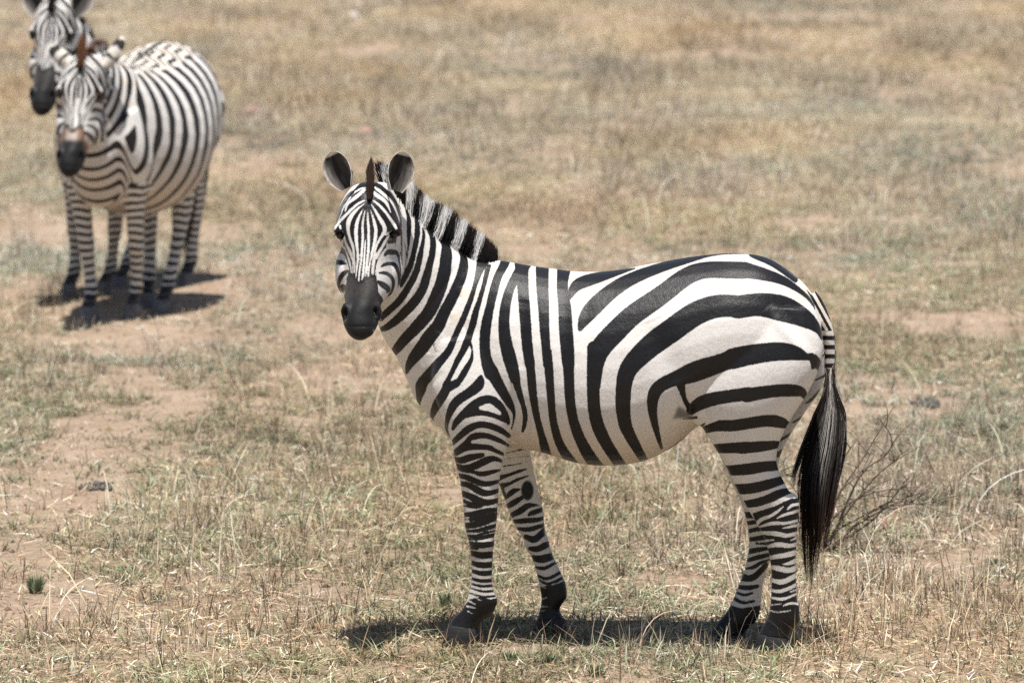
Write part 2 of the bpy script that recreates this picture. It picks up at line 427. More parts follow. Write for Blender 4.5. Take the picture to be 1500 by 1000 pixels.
NEAR = parse("""
+ A 200,180,20 212,300,28 224,400,26 230,500,18
+ A 228,440,24 238,700,15 236,900,12 B 402,80,12 396,200,14
+ A 268,620,9 292,760,13 284,900,11 270,980,8
+ A 272,90,40 285,200,22 325,330,52 325,450,60 322,600,38 312,740,16 304,850,4
+ A 400,300,25 428,400,62 428,500,70 412,620,66 380,780,66 330,940,72 B 440,130,76 402,225,50 395,262,8
+ A 490,450,14 508,510,38 500,610,44 475,720,60 455,830,78 420,960,82 B 600,20,80 540,160,84 470,280,88 370,430,90 270,520,88 190,592,84 150,640,60
+ A 440,300,40 530,400,40 580,490,58 615,570,70 622,660,76 608,780,80 B 740,-10,90 725,60,96 700,160,112 650,300,112 570,420,122 470,530,122 370,630,110 270,712,96 190,760,74 110,775,36
+ A 690,560,40 745,620,70 780,690,112 782,800,150 765,950,150 B 930,30,160 895,200,158 815,400,168 740,560,160 640,680,160 530,800,146 430,900,130 350,1000,118 p 573,521,8
+ C 290,140,60 325,210,80 330,330,118 290,480,130 230,620,132 160,770,140 80,910,144 D 440,220,160 330,350,176 230,500,172 130,620,140 70,720,86 48,800,36
+ C 560,280,150 530,350,110 490,480,66 455,600,56 420,720,66 370,850,72 320,980,80 D 680,260,74 620,400,82 560,540,92 450,660,112 340,800,132 230,930,142 4 185,340,84 168,420,42 172,475,10
+ C 640,330,50 610,400,66 590,500,58 552,640,55 510,780,66 470,900,82 450,1000,92 D 830,280,84 795,390,96 730,540,84 660,660,76 600,790,60 555,880,66 515,970,90 4 385,300,64 350,385,72 300,460,70 270,530,45 265,562,18
+ D 800,400,70 846,500,24 846,560,34 838,640,52 770,760,82 700,880,82 640,955,64 4 450,300,64 385,340,60
+ 4 622,258,30 610,315,88 545,370,72 450,430,72 408,490,62 380,560,42 370,620,26 380,670,14 395,695,6
+ 4 262,550,20 275,590,10 300,645,6
+ C 850,180,118 830,300,118 760,420,100 712,560,108 672,720,108 640,860,108 3 715,550,76 702,650,80 700,750,78 715,850,86 750,930,112 4 712,245,95 760,330,82 812,420,66 850,490,42 866,550,18 845,640,12
+ 3 1010,70,110 985,150,100 945,200,74 880,320,66 850,450,78 840,560,82 850,700,92 890,850,102 930,1000,74 4 860,220,74 890,330,56 920,430,42 945,510,36 945,590,34 930,655,22
+ 3 970,180,80 990,300,66
+ 5 165,40,110 172,110,100 180,250,84 190,400,84 200,550,84 212,700,82 236,850,76 6 215,50,70 237,200,66 247,330,66 262,450,56 285,570,50 315,680,52 345,800,72 362,880,80
+ 5 322,40,98 322,112,98 322,250,92 332,400,82 337,550,74 350,700,66 362,850,66 6 356,50,68 370,200,66 380,330,62 390,480,56 402,580,58 430,700,62 470,790,68 525,870,74 570,930,80
+ 5 490,60,110 480,130,100 465,250,80 488,400,96 492,550,102 506,700,102 514,850,88 6 511,50,88 515,200,82 520,350,76 530,480,74 555,600,76 600,720,82 660,830,92 705,895,92 760,970,98
+ 5 522,330,30 562,245,84 640,208,92 740,180,80 860,150,48 960,125,22 1000,116,12
+ 5 598,560,34 628,490,92 680,420,122 760,340,120 7 20,300,108 150,230,92 280,180,80 400,140,68 520,110,52 620,84,38 720,58,34 850,44,36 1000,44,38 8 250,64,46 380,114,46 480,178,44 575,250,40
+ 5 698,980,100 710,820,122 745,700,152 842,596,158 7 100,535,152 200,460,150 300,392,144 380,335,140 460,270,136 560,205,130 680,174,122 820,177,126 950,180,128 8 220,180,116 350,210,92 480,250,68 580,310,44 660,370,30 705,430,18 718,465,8
+ 6 705,50,112 698,200,102 695,350,94 700,480,94 722,600,96 770,710,92 830,810,86 885,890,80 930,960,80
+ b 62,460,112 68,320,116 98,205,134 170,120,152 7 290,710,172 420,620,176 540,530,176 650,470,172 760,440,168 880,440,162 8 150,450,172 260,432,166 350,432,176 470,455,192 560,490,168 640,530,136 710,580,84 750,630,42 768,680,18
+ b 62,460,112 74,600,98 120,700,84 170,790,72 215,865,58 250,920,50
+ b 345,780,22 318,690,40 290,580,56 276,470,76 292,372,96 352,312,98 440,275,104 540,240,142 640,202,152 760,165,136 880,120,136 c 100,132,154 200,105,150 400,75,140 540,76,126 620,98,80 672,122,36
# c 655,88 700,83 735,100 758,130 766,162 752,195 740,216 726,197 692,206 688,168 676,130
+ b 480,290,80 500,380,40 525,450,34 565,505,50
+ b 560,505,70 620,455,100 720,420,102 850,400,94 1000,380,104 c 200,398,108 400,362,92 550,357,94 625,368,70 640,402,36
+ b 650,650,56 690,638,60 760,617,78 870,617,86 c 0,612,76 100,620,86 250,595,84 380,577,90 470,592,88 508,608,56
+ b 700,790,66 760,782,70 850,780,78 1000,772,86 c 150,785,78 300,770,84 420,757,64 448,752,50
+ b 780,950,76 c 30,950,76 80,945,70 200,940,82 330,920,76 430,902,64 456,910,50
+ k 190,192,66 225,190,66 350,182,74 480,166,80 600,158,72 640,150,60
+ k 255,330,78 285,330,76 400,327,80 520,297,76 650,258,58 690,235,50
+ k 325,448,56 352,440,54 440,430,64 540,400,70 620,362,74 700,345,46
# k 410,508 500,470 600,440 700,396 780,400 780,1140 780,1600 350,1600 360,1380 480,1250 530,1140 545,900 520,760 460,640 430,560
- k 380,500,30 470,470,32 580,435,34 640,402,32 705,368,26
- k 440,595,22 470,552,28 540,530,22 600,490,18 636,458,8
- k 668,478,10 700,450,22 755,438,20
- k 588,545,6 640,520,20 750,488,22
- k 460,606,12 560,580,26 650,580,20 755,558,20
- k 633,617,8 690,605,18 748,592,20
- k 475,650,24 580,655,34 660,670,28 740,652,26
- k 445,705,6 500,708,16 566,702,8
- k 690,706,5 740,684,22
- k 515,752,20 600,735,36 680,745,30 740,732,28
- k 535,832,28 640,815,36 740,792,38
- k 634,880,8 690,870,28 745,846,34
- k 540,900,24 600,910,38 680,925,38 745,898,36
- l 540,292,24 620,310,36 690,285,36 745,250,30
- l 540,368,18 610,378,26 680,355,24 745,322,24
- l 690,381,10 748,362,16
- l 540,422,14 620,435,22 680,420,16 748,390,14
- l 640,482,10 690,465,18 748,470,16
- l 540,478,8 622,470,8
- l 535,518,10 600,530,10 690,518,8
+ 4 418,640,26 440,590,50 500,530,62 590,450,72 680,418,60 740,450,62 780,500,58 815,570,40 822,602,22
+ 4 520,535,50 610,518,46 700,530,46 780,560,50 818,590,26
+ 4 560,500,70 600,480,60
- 4 622,485,28 690,490,46 740,513,34 762,528,20
+ 4 415,742,38 470,690,50 540,632,56 620,605,50 700,620,50 770,650,46 825,690,32
+ 4 428,812,36 490,772,56 535,735,60 560,700,58 630,685,46 700,700,40 770,730,36 822,760,18
+ 4 440,812,50 520,772,52 600,770,46 680,775,40 740,800,40 790,828,22
- 4 562,735,24 620,730,32 720,745,26 800,785,24
- 4 720,772,10 780,795,20
+ 4 428,852,22 470,870,50 540,850,54 635,830,34
+ 4 436,900,26 500,930,48 580,910,56 660,870,56 720,855,42 780,878,22
+ d 195,322,30 260,345,36 310,352,24 375,372,40 440,357,36 515,340,16
+ d 210,380,36 290,400,44 370,440,46 440,440,38 510,420,26
+ d 222,440,36 290,450,46 350,490,56 420,515,46 505,488,30
+ d 236,512,42 300,535,52 360,570,62 430,580,46 502,560,34
+ d 250,566,24 310,600,44 370,592,50
+ d 246,602,10 300,612,18 350,612,24
+ d 246,668,32 330,660,46 420,640,46 494,630,30
+ d 300,702,36 400,682,36 494,664,28
+ d 246,702,12 290,700,10
+ d 250,748,40 330,740,52 410,716,50 494,690,34
+ d 254,788,18 340,785,30 420,765,36 488,744,24
+ d 260,822,18 340,822,22 400,800,22 484,785,12
+ d 280,846,14 370,845,20 474,815,26
+ d 292,872,24 380,890,46 465,875,34
+ d 300,908,20 345,916,24
+ d 300,946,34 380,965,52 466,955,46
+ e 245,20,20 330,30,28 436,10,20
+ e 260,75,18 340,86,36 426,75,30
+ e 268,135,30 340,150,46 424,145,44
+ e 268,195,28 340,215,44 424,210,40
+ e 268,250,22 345,270,36 426,262,34
+ e 265,300,18 340,320,26 426,315,26
+ e 265,335,14 340,355,20 428,350,22
+ e 265,365,12 350,390,17 430,385,18
+ e 262,400,10 350,425,17 430,420,18
# e 345,425 400,442 450,430 460,520 410,580 340,610 340,720 60,780 80,640 130,580 225,488 262,440
- e 262,412,10 340,450,5
- e 252,450,12 302,476,7
- e 246,488,12 300,500,8
- e 248,520,8 282,536,6
+ b 500,566,6 560,562,12 600,556,22
+ b 660,600,14 600,645,16 520,705,18 440,760,14 380,800,6
""")

FORE_FAR = parse("""
+ d 560,215,8 650,195,12 730,178,10
+ d 545,260,6 620,250,5 730,236,4
+ d 540,312,12 620,300,10 695,285,6
+ d 500,400,44 580,375,24 650,350,26 704,333,10
+ d 500,465,54 580,440,26 640,410,24 718,383,12
+ d 522,470,40 545,525,24
+ d 556,545,22 590,510,42 620,490,36 664,480,12
+ d 575,602,40 620,575,46 680,538,30
+ d 595,672,36 660,640,50 720,600,42 796,598,10
+ d 722,668,22 760,650,40 830,626,32
+ d 605,718,30 700,710,42 780,705,36 840,688,26
+ d 645,770,26 720,775,36 780,760,36 835,742,26
+ d 695,832,26 760,850,52 810,810,46 834,766,14
+ d 730,912,26 790,915,42 840,885,36 872,872,20
+ d 750,976,26 820,980,36 900,958,32
+ e 635,20,22 700,40,36 752,12,26
+ e 664,105,26 720,110,36 790,78,30
+ e 684,175,24 750,185,34 820,162,30
+ e 694,226,14 760,236,27 840,196,18
+ e 708,280,16 780,305,24 870,262,22
+ e 718,312,12 790,340,22 880,300,20
# e 725,360 800,345 920,310 925,420 890,450 880,510 960,660 660,700 705,540 730,450
- e 730,352,6 770,366,6
- e 808,346,7 880,322,8
- e 742,440,9 780,430,5
- e 738,490,10 780,490,7
- e 735,520,6 770,515,5
""")

HIND_FAR = parse("""
+ k 360,520,46 430,520,52
+ k 360,582,30 450,568,34
+ k 370,640,30 470,618,36
+ k 380,700,30 520,680,46
+ k 440,727,16 520,730,20
+ k 380,788,40 440,776,40 540,762,24
+ k 372,852,26 440,832,36 545,808,30
+ k 362,912,14 420,900,30 470,870,26 535,846,12
+ k 330,980,46 400,982,52 450,950,46 510,885,40
+ l 350,268,42 400,290,36 455,240,30
+ l 310,345,30 380,352,38 450,340,26
+ l 292,385,16 350,405,22 410,390,18
+ l 280,430,26 340,460,27 420,450,22
# l 235,475 330,500 490,478 470,620 345,690 340,800 40,850 70,740 110,640 160,575 220,530
- l 262,440,14 300,490,9 390,488,6
+ c 650,455,8 700,420,25 790,330,30
+ c 560,592,14 640,545,22
+ c 460,724,18 560,668,30
+ c 425,800,30 450,830,40 480,800,30
+ c 720,285,10 800,245,22
""")

FACE = parse("""
# E 60,600 130,480 200,300 300,170 400,60 470,40 560,40 660,90 780,200 880,340 930,520 930,640 905,720 800,750 720,770 715,870 700,900 F 640,160 600,300 595,420 430,460 240,380 262,290 240,190 190,60 E 190,760 100,740
- E 85,625,24 130,550,36 210,470,32 290,390,30 370,320,28 455,278,12
- E 95,575,14 160,450,17 200,350,15 280,240,18 345,165,13
- E 215,410,18 240,320,26 310,270,38 380,210,42 465,138,30
- E 320,192,10 400,140,20 468,122,14
- E 452,318,6 380,370,22 310,440,42 260,520,54 245,600,44 255,680,34 270,740,34 300,820,32 320,900,24 320,1000,20 F 330,200,17 325,325,12
- E 432,388,5 390,460,24 355,560,42 345,660,44 350,780,38 365,900,30 370,1000,28 F 365,200,24 350,320,18 344,395,8
- E 456,398,7 435,500,20 425,600,26 430,720,26 420,850,26 410,1000,26 F 405,200,22 385,330,20 380,425,14
- E 488,408,7 490,520,26 500,620,28 500,720,28 500,850,28 485,1000,26 F 485,180,22 465,300,21 452,385,10
- E 462,768,6 455,880,18 445,1000,22 F 445,200,24 430,330,21 418,415,12
- F 487,250,10 492,370,10
- E 524,398,7 550,480,22 575,570,40 590,660,40 575,780,36 545,900,28 530,1000,24 F 525,150,19 505,280,13 500,370,8
- E 533,326,6 590,420,28 640,510,44 690,590,50 698,660,46 650,730,32 610,800,26 580,880,22 560,1000,18 F 545,220,15 540,350,8
- E 690,690,30 730,688,24 785,655,10
- E 548,276,12 620,330,30 700,410,30 760,500,32 810,570,38 838,622,26
- E 540,158,12 600,220,48 680,270,44 730,330,30 768,425,12
- E 558,108,18 640,170,34 720,240,38 790,310,24 840,420,18 885,545,16
- E 765,696,10 710,760,28 680,830,32 620,920,36 590,1000,32 F 600,80,30 570,180,22 560,280,17 555,350,8
- E 178,658,12 200,740,22 230,830,32 280,920,38 300,1000,28 F 310,180,18 305,335,10
- E 198,855,28 230,950,32 F 210,60,30 250,150,28 275,230,20 288,325,13
- F 715,40,30 650,130,32 610,220,24 590,300,15 585,355,8
- E 150,590,26 158,625,20
+ E 130,800,40 150,740,60 175,700,40
+ E 745,790,40 820,770,60 850,740,30 830,820,20
+ F 95,50,50 160,50,84 205,90,30 240,170,20 258,245,12
+ F 95,200,60 170,205,62 228,222,16
+ F 242,310,40 190,340,62 150,400,56 130,480,42 145,560,32 190,645,26
+ F 165,500,40 192,508,80 190,545,40
+ F 238,385,14 236,420,16
+ F 700,112,36 740,72,62 790,80,72 842,80,50 872,160,26 887,280,16 892,400,10 870,520,7
+ F 648,262,12 690,230,46 760,215,46 820,232,56 850,290,46 870,370,36 870,480,26 840,600,17 780,670,12 700,722,10 668,770,7
+ F 632,330,26 700,330,46 760,360,46 800,420,46 800,500,36 770,580,31 710,655,28 698,680,12
+ F 618,440,40 680,480,78 740,530,62 722,575,16
+ F 612,600,50 640,660,74 652,730,60
+ E 855,740,15 880,880,12 900,1000,10
+ E 890,560,17 905,720,14 915,1000,12 F 925,250,14 915,400,14
+ F 970,40,14 960,250,16 930,350,20
# F 240,375 300,365 335,385 385,440 430,440 490,390 530,365 590,375 612,470 622,600 670,720 690,900 640,1300 170,1300 130,850 195,660 215,540
""")

def sdf_poly(P, poly):
    d = np.full(len(P), 1e9); inside = np.zeros(len(P), bool)
    n = len(poly)
    for i in range(n):
        a, b = poly[i, :2], poly[(i + 1) % n, :2]
        e = b - a; w = P - a
        t = np.clip((w @ e) / max(e @ e, 1e-9), 0, 1)
        d = np.minimum(d, np.hypot(*(w - t[:, None] * e).T))
        c = ((a[1] <= P[:, 1]) & (b[1] > P[:, 1])) | ((b[1] <= P[:, 1]) & (a[1] > P[:, 1]))
        if abs(e[1]) > 1e-12:
            inside ^= c & (P[:, 0] < a[0] + (P[:, 1] - a[1]) / e[1] * e[0])
    return np.where(inside, -d, d)

def coat(P, strokes, s=None):
    """signed distance in pixels of the foreground picture: < 0 on black hair"""
    s = np.full(len(P), 14.0) if s is None else s
    for op, pts in strokes:
        pad = 14
        if op == '#':
            d = sdf_poly(P, pts); s = np.minimum(s, d); continue
        c = catmull(pts, 5) if len(pts) > 2 else pts
        for _ in range(6 if len(pts) > 4 else 1):
            if len(c) > 4: c[1:-1] = c[1:-1] * .5 + (c[:-2] + c[2:]) * .25
        lo, hi = c[:, :2].min(0) - pad - c[:, 2].max(), c[:, :2].max(0) + pad + c[:, 2].max()
        ix = np.where(((P >= lo) & (P <= hi)).all(1))[0]
        if not len(ix): continue
        Q = P[ix]; d = np.full(len(ix), 1e9)
        for i in range(len(c) - 1):
            a, e = c[i, :2], c[i + 1, :2] - c[i, :2]
            w = Q - a
            t = np.clip((w @ e) / max(e @ e, 1e-9), 0, 1)
            d = np.minimum(d, np.hypot(*(w - t[:, None] * e).T) - .5 * (c[i, 2] + t * (c[i + 1, 2] - c[i, 2])))
        s[ix] = np.minimum(s[ix], d) if op == '+' else np.maximum(s[ix], -d)
    return s
# ------------------------------------------------------------------ zebra materials
def coat_material(name, black, hair):
    g = NT(name)
    tc = g.n("ShaderNodeTexCoord").outputs["Object"]
    st = g.n("ShaderNodeAttribute", None, attribute_name="stripe").outputs["Fac"]
    tint = g.n("ShaderNodeAttribute", None, attribute_name="tint").outputs["Color"]
    ov = g.n("ShaderNodeAttribute", None, attribute_name="over")
    fine = g.noise(tc, 420, 3, .6)
    mid = g.noise(tc, 60, 4, .6)
    strk = g.noise(g.n('ShaderNodeMapping', {0: tc, 2: (0, .5, 0), 3: (330, 330, 60)}).outputs[0], 1.0, 3, .6)
    edge = g.math('ADD', g.math('MULTIPLY', g.math('SUBTRACT', g.math('ADD', g.math('MULTIPLY', fine, .5), g.math('MULTIPLY', strk, .5)), .5), 5.0), g.math('MULTIPLY', g.math('SUBTRACT', mid, .5), .9))
    f = g.n("ShaderNodeMapRange", {0: g.math('ADD', st, edge), 1: -.7, 2: .7}, interpolation_type='SMOOTHSTEP').outputs[0]
    dirt = g.noise(tc, 14, 6, .68)
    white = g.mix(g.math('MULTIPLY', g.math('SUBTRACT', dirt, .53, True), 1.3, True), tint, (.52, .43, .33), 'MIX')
    white = g.mix(g.math('MULTIPLY', g.math('SUBTRACT', fine, .35, True), .9, True), white, (.52, .48, .43))
    blk = g.mix(g.math('MULTIPLY', g.math('SUBTRACT', dirt, .42, True), 1.2, True), black, hair)
    blk = g.mix(g.math('MULTIPLY', g.math('SUBTRACT', fine, .5, True), 1.1, True), blk, (.05, .047, .046))
    white = g.mix(g.math('MULTIPLY', g.math('SUBTRACT', strk, .42, True), 1.6, True), white, (.50, .46, .41))
    blk = g.mix(g.math('MULTIPLY', g.math('SUBTRACT', strk, .5, True), 1.4, True), blk, (.030, .026, .025))
    base = g.mix(f, blk, white)
    base = g.mix(ov.outputs["Alpha"], base, ov.outputs["Color"])
    bump = g.n("ShaderNodeBump", {"Height": g.math('ADD', g.math('ADD', g.math('MULTIPLY', fine, .6), g.math('MULTIPLY', strk, .9)), g.math('MULTIPLY', mid, 1.5)), "Strength": .4, "Distance": .0025}).outputs[0]
    rgh = g.math('ADD', g.math('MULTIPLY', ov.outputs['Alpha'], .18), g.math('ADD', .40, g.math('MULTIPLY', f, .28)))
    return g.out(Base_Color=base, Roughness=rgh, Specular_IOR_Level=.34, Normal=bump, Sheen_Weight=.05, Sheen_Roughness=.45)

COAT1 = coat_material("zebra_coat", (.004, .0036, .004), (.013, .0115, .011))
COAT2 = coat_material("zebra_coat_brown", (.011, .008, .007), (.036, .024, .019))

def hair_material():
    g = NT("zebra_hair")
    tint = g.n("ShaderNodeAttribute", None, attribute_name="tint").outputs["Color"]
    nrm = g.n("ShaderNodeNewGeometry").outputs["Normal"]
    up = g.n("ShaderNodeVectorMath", {0: nrm, 1: (0, 0, .9)}, operation='ADD').outputs[0]
    up = g.n("ShaderNodeVectorMath", {0: up}, operation='NORMALIZE').outputs[0]
    g.out(Base_Color=tint, Roughness=.75, Specular_IOR_Level=.08, Normal=up)
    tr = g.n("ShaderNodeBsdfTranslucent", {"Color": tint})
    ms = g.n("ShaderNodeMixShader", {0: .35})
    g.t.links.new(g.b.outputs[0], ms.inputs[1]); g.t.links.new(tr.outputs[0], ms.inputs[2])
    g.t.links.new(ms.outputs[0], g.t.nodes["Material Output"].inputs[0])
    return g.m
HAIR = hair_material()
g = NT("zebra_hoof")
tc = g.n("ShaderNodeTexCoord").outputs["Object"]
w = g.n("ShaderNodeMapping", {0: tc, 3: (3, 3, 60)}).outputs[0]
HOOFM = g.out(Base_Color=g.ramp(g.noise(w, 6, 5), [(.3, (.008, .008, .009)), (.55, (.018, .017, .017)), (.75, (.045, .039, .034))]), Roughness=.6, Specular_IOR_Level=.4)
g = NT("zebra_eye")
EYEM = g.out(Base_Color=(.006, .004, .003, 1), Roughness=.12, Specular_IOR_Level=.6)

def strands(paths, widths, cols, flat=None):
    """paths[n, k, 3], widths[n], cols[n, k, 3] -> ribbon verts, quads, colours"""
    n, k, _ = paths.shape
    d = paths[:, -1] - paths[:, 0]
    rnd = rng.normal(size=(n, 3))
    if flat is not None: rnd = rnd * .5 + flat
    sd_ = np.cross(d, rnd); sd_ /= np.linalg.norm(sd_, axis=1, keepdims=True) + 1e-9
    tap = np.interp(np.linspace(0, 1, k), [0, .6, 1], [1, .8, .12])
    off = sd_[:, None] * (widths[:, None, None] * tap[None, :, None] * .5)
    V = np.stack([paths - off, paths + off], 2).reshape(-1, 3)
    b = (np.arange(n) * k * 2)[:, None] + (np.arange(k - 1) * 2)[None]
    Q = np.stack([b, b + 1, b + 3, b + 2], -1).reshape(-1, 4)
    C_ = np.repeat(cols[:, :, None], 2, 2).reshape(-1, cols.shape[-1])
    return V, Q, C_

def ear(base, tip, opening, hw, nt=26, nu=17, folded=0.0, white_back=False):
    """a cupped ear: front skin, rim and back; returns verts, quads, colours"""
    base, tip, op = map(lambda a: np.array(a, float), (base, tip, opening))
    ax = tip - base; L = np.linalg.norm(ax); ax /= L
    op -= ax * (op @ ax); op /= np.linalg.norm(op)
    sd_ = np.cross(ax, op)
    t = np.linspace(0, 1, nt)[:, None]; u = np.linspace(-1, 1, nu)[None]
    w = hw * np.interp(t, [0, .12, .3, .5, .68, .82, .92, .97, 1], [.50, .66, .90, 1, .97, .80, .56, .36, .04])
    ang = np.interp(t, [0, .25, .6, 1], [2.3, 1.75, 1.3, .9]) * (1 - .3 * 0)
    A = u * ang
    rad = w / np.sin(np.minimum(ang, np.pi / 2))
    cup = rad * (1 - np.cos(A))
    lat = rad * np.sin(A)
    P = base + t[..., None] * L * ax + lat[..., None] * sd_ + cup[..., None] * op
    P = P - (np.sin(np.clip(t, 0, 1) * np.pi) * .010)[..., None] * op
    back = -(np.cos(A)[..., None] * op) + np.sin(A)[..., None] * sd_
    thick = .006 * (1 - .6 * np.abs(u) ** 3) * np.minimum(1, (1 - t) * 8 + .25)
    Bk = P + back * thick[..., None]
    nv = nt * nu
    V = np.concatenate([P.reshape(-1, 3), Bk.reshape(-1, 3)])
    i, j = np.meshgrid(np.arange(nt - 1), np.arange(nu - 1), indexing='ij')
    f = np.stack([i * nu + j, (i + 1) * nu + j, (i + 1) * nu + j + 1, i * nu + j + 1], -1).reshape(-1, 4)
    Q = [f[:, ::-1], f + nv]
    for jj in (0, nu - 1):
        k = np.arange(nt - 1)
        s_ = np.stack([k * nu + jj, k * nu + jj + nv, (k + 1) * nu + jj + nv, (k + 1) * nu + jj], 1)
        Q.append(s_ if jj == 0 else s_[:, ::-1])
    k = np.arange(nu - 1); r0 = (nt - 1) * nu
    Q.append(np.stack([r0 + k, r0 + k + nv, r0 + k + 1 + nv, r0 + k + 1], 1))
    uu, tt = np.broadcast_to(np.abs(u), (nt, nu)), np.broadcast_to(t, (nt, nu))
    rim = np.clip((uu - .86) / .06, 0, 1)
    rim = np.maximum(rim, np.clip((tt - .88) / .05, 0, 1))
    streak = vnoise(u * 14 + 0 * t, t * 4 + 0 * u, 77)
    inner = np.stack([.018 + .05 * streak ** 2, .015 + .045 * streak ** 2, .014 + .04 * streak ** 2], -1)
    fuzz = np.clip((uu - .30) / .5, 0, 1) * np.clip((.86 - tt) / .2, 0, 1) * .8
    inner = inner * (1 - fuzz[..., None]) + np.array([.34, .30, .26]) * fuzz[..., None] * (.35 + .65 * streak[..., None])
    front = inner * (1 - rim[..., None]) + np.array([.78, .74, .68]) * rim[..., None]
    dark_edge = (np.clip(1 - np.abs(uu - .93) / .07, 0, 1) * (tt > .35) * (tt < .86))[..., None]
    front = front * (1 - .8 * dark_edge) + .02 * dark_edge
    bw = np.where(white_back, 1.0, 0.0)
    bt = tt + (vnoise(u * 5 + 0 * t, t * 9, 5) - .5) * .08
    band = ((bt > .62) & (bt < .9)) | ((bt > .28) & (bt < .36) & (bw < 2))
    backc = np.where(band[..., None], np.array([.022, .018, .016]), np.array([.62, .57, .50]))
    return V, np.concatenate(Q), np.concatenate([front.reshape(-1, 3), backc.reshape(-1, 3)])

def smooth01(x, a, b):
    t = np.clip((x - a) / (b - a), 0, 1)
    return t * t * (3 - 2 * t)

def finish_body(root, V, Q, T, stripe, tintc, over, ears, mat):
    for (ev, eq, ec) in ears:
        Q = np.concatenate([Q, eq + len(V)])
        V = np.concatenate([V, ev])
        stripe = np.concatenate([stripe, np.full(len(ev), 10.0)])
        tintc = np.concatenate([tintc, np.full((len(ev), 3), .6)])
        over = np.concatenate([over, np.concatenate([ec, np.ones((len(ec), 1))], 1)])
    o = np_mesh("body", V, Q, T if len(T) else None, mat, root, True, tintc)
    a = o.data.attributes.new("stripe", 'FLOAT', 'POINT'); a.data.foreach_set("value", stripe.astype(np.float32))
    a = o.data.attributes.new("over", 'FLOAT_COLOR', 'POINT'); a.data.foreach_set("color", over.astype(np.float32).ravel())
    return o

NOSTRIL_PX = [(503.5, 459), (552, 458)]
MUZZLE = FACE[-1][1]

def head_paint(Hw):
    """Hw: points in the foreground head's own world place -> stripe, override"""
    P = to_px(Hw)
    s = coat(P, FACE)
    back = smooth01(Hw[:, 1] - YH, .14, .20)
    d = sdf_poly(P, MUZZLE)
    a = smooth01(-d, -1.5, 6.0)
    over = np.zeros((len(Hw), 4))
    n = fbm(P[:, 0] * .35, P[:, 1] * .35, 9, 3)
    over[:, :3] = np.array([.006, .0052, .005]) + (.035 + (n[:, None] - .4) * .05) * smooth01(P[:, 1], 456, 416)[:, None] * np.array([1, .85, .75])
    over[:, :3] = np.clip(over[:, :3], .006, 1)
    over[:, 3] = a
    for (x, y) in NOSTRIL_PX:
        r = np.sqrt(((P[:, 0] - x - (P[:, 1] - y) * (.15 if x < 528 else -.15)) / 5.2) ** 2 + ((P[:, 1] - y) / 10.5) ** 2)
        k = smooth01(r, 1.1, .6) * (Hw[:, 1] < YH - .09)
        over[:, :3] = over[:, :3] * (1 - k[:, None]) + .003 * k[:, None]
        over[:, 3] = np.maximum(over[:, 3], k)
    for (x, y) in ((497.5, 344), (577.5, 343)):
        r = np.sqrt(((P[:, 0] - x) / 7.0) ** 2 + ((P[:, 1] - y) / 5.2) ** 2)
        k = smooth01(r, 1.15, .75)
        over[:, :3] = over[:, :3] * (1 - k[:, None]) + .006 * k[:, None]
        over[:, 3] = np.maximum(over[:, 3], k)
    mouth = smooth01(np.abs(P[:, 1] - 478 - np.abs(P[:, 0] - 528) * -.12), 1.6, .4) * (P[:, 1] > 470)
    over[:, :3] *= (1 - .5 * mouth[:, None])
    return s, over

def dent_nostrils(Hw):
    P = to_px(Hw); D = np.zeros_like(Hw)
    for (x, y) in NOSTRIL_PX:
        r = np.sqrt(((P[:, 0] - x) / 3.8) ** 2 + ((P[:, 1] - y) / 8.0) ** 2)
        k = np.exp(-r ** 2 * 1.1) * (Hw[:, 1] < YH - .09)
        D[:, 1] += .024 * k
        D[:, 0] += .013 * k * (1 if x < 528 else -1)
    m = np.exp(-((P[:, 1] - 478) / 1.6) ** 2) * (np.abs(P[:, 0] - 528) < 22) * (Hw[:, 1] < YH - .08)
    D[:, 1] += .0025 * m
    for (x, y) in ((497, 344.5), (577.5, 343.5)):      # eye sockets
        r = np.sqrt(((P[:, 0] - x) / 5.0) ** 2 + ((P[:, 1] - y) / 4.0) ** 2)
        k = np.exp(-r ** 2) * (Hw[:, 1] < YH + .1)
        D[:, 0] += .012 * k * (1 if x < 528 else -1)
        D[:, 1] += .008 * k
    return D

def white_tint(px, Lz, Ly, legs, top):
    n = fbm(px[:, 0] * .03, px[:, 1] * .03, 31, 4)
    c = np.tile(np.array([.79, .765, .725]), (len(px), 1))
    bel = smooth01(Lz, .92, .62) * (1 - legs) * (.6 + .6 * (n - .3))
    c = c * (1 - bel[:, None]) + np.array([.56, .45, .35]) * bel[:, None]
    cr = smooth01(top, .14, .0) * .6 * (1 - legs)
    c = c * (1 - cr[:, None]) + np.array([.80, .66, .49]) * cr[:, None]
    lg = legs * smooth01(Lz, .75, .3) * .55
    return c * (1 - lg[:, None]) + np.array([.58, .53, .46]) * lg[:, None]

def make_root(name, fr, s, label):
    r = bpy.data.objects.new(name, None); col.objects.link(r)
    r.location = fr.R; r.rotation_euler = (0, 0, fr.ang); r.scale = (s, s, s)
    r.empty_display_size = .1
    return tag(r, label, 'zebra', 'zebras standing on the dry plain')

def eye_obj(root, c, r, fr, s):
    o = np_mesh("eye", *close_rings(ball((0, 0, 0), r)), EYEM, root)
    o.location = Vector((fr.to_local(np.array(c)) / s).tolist())
    return o

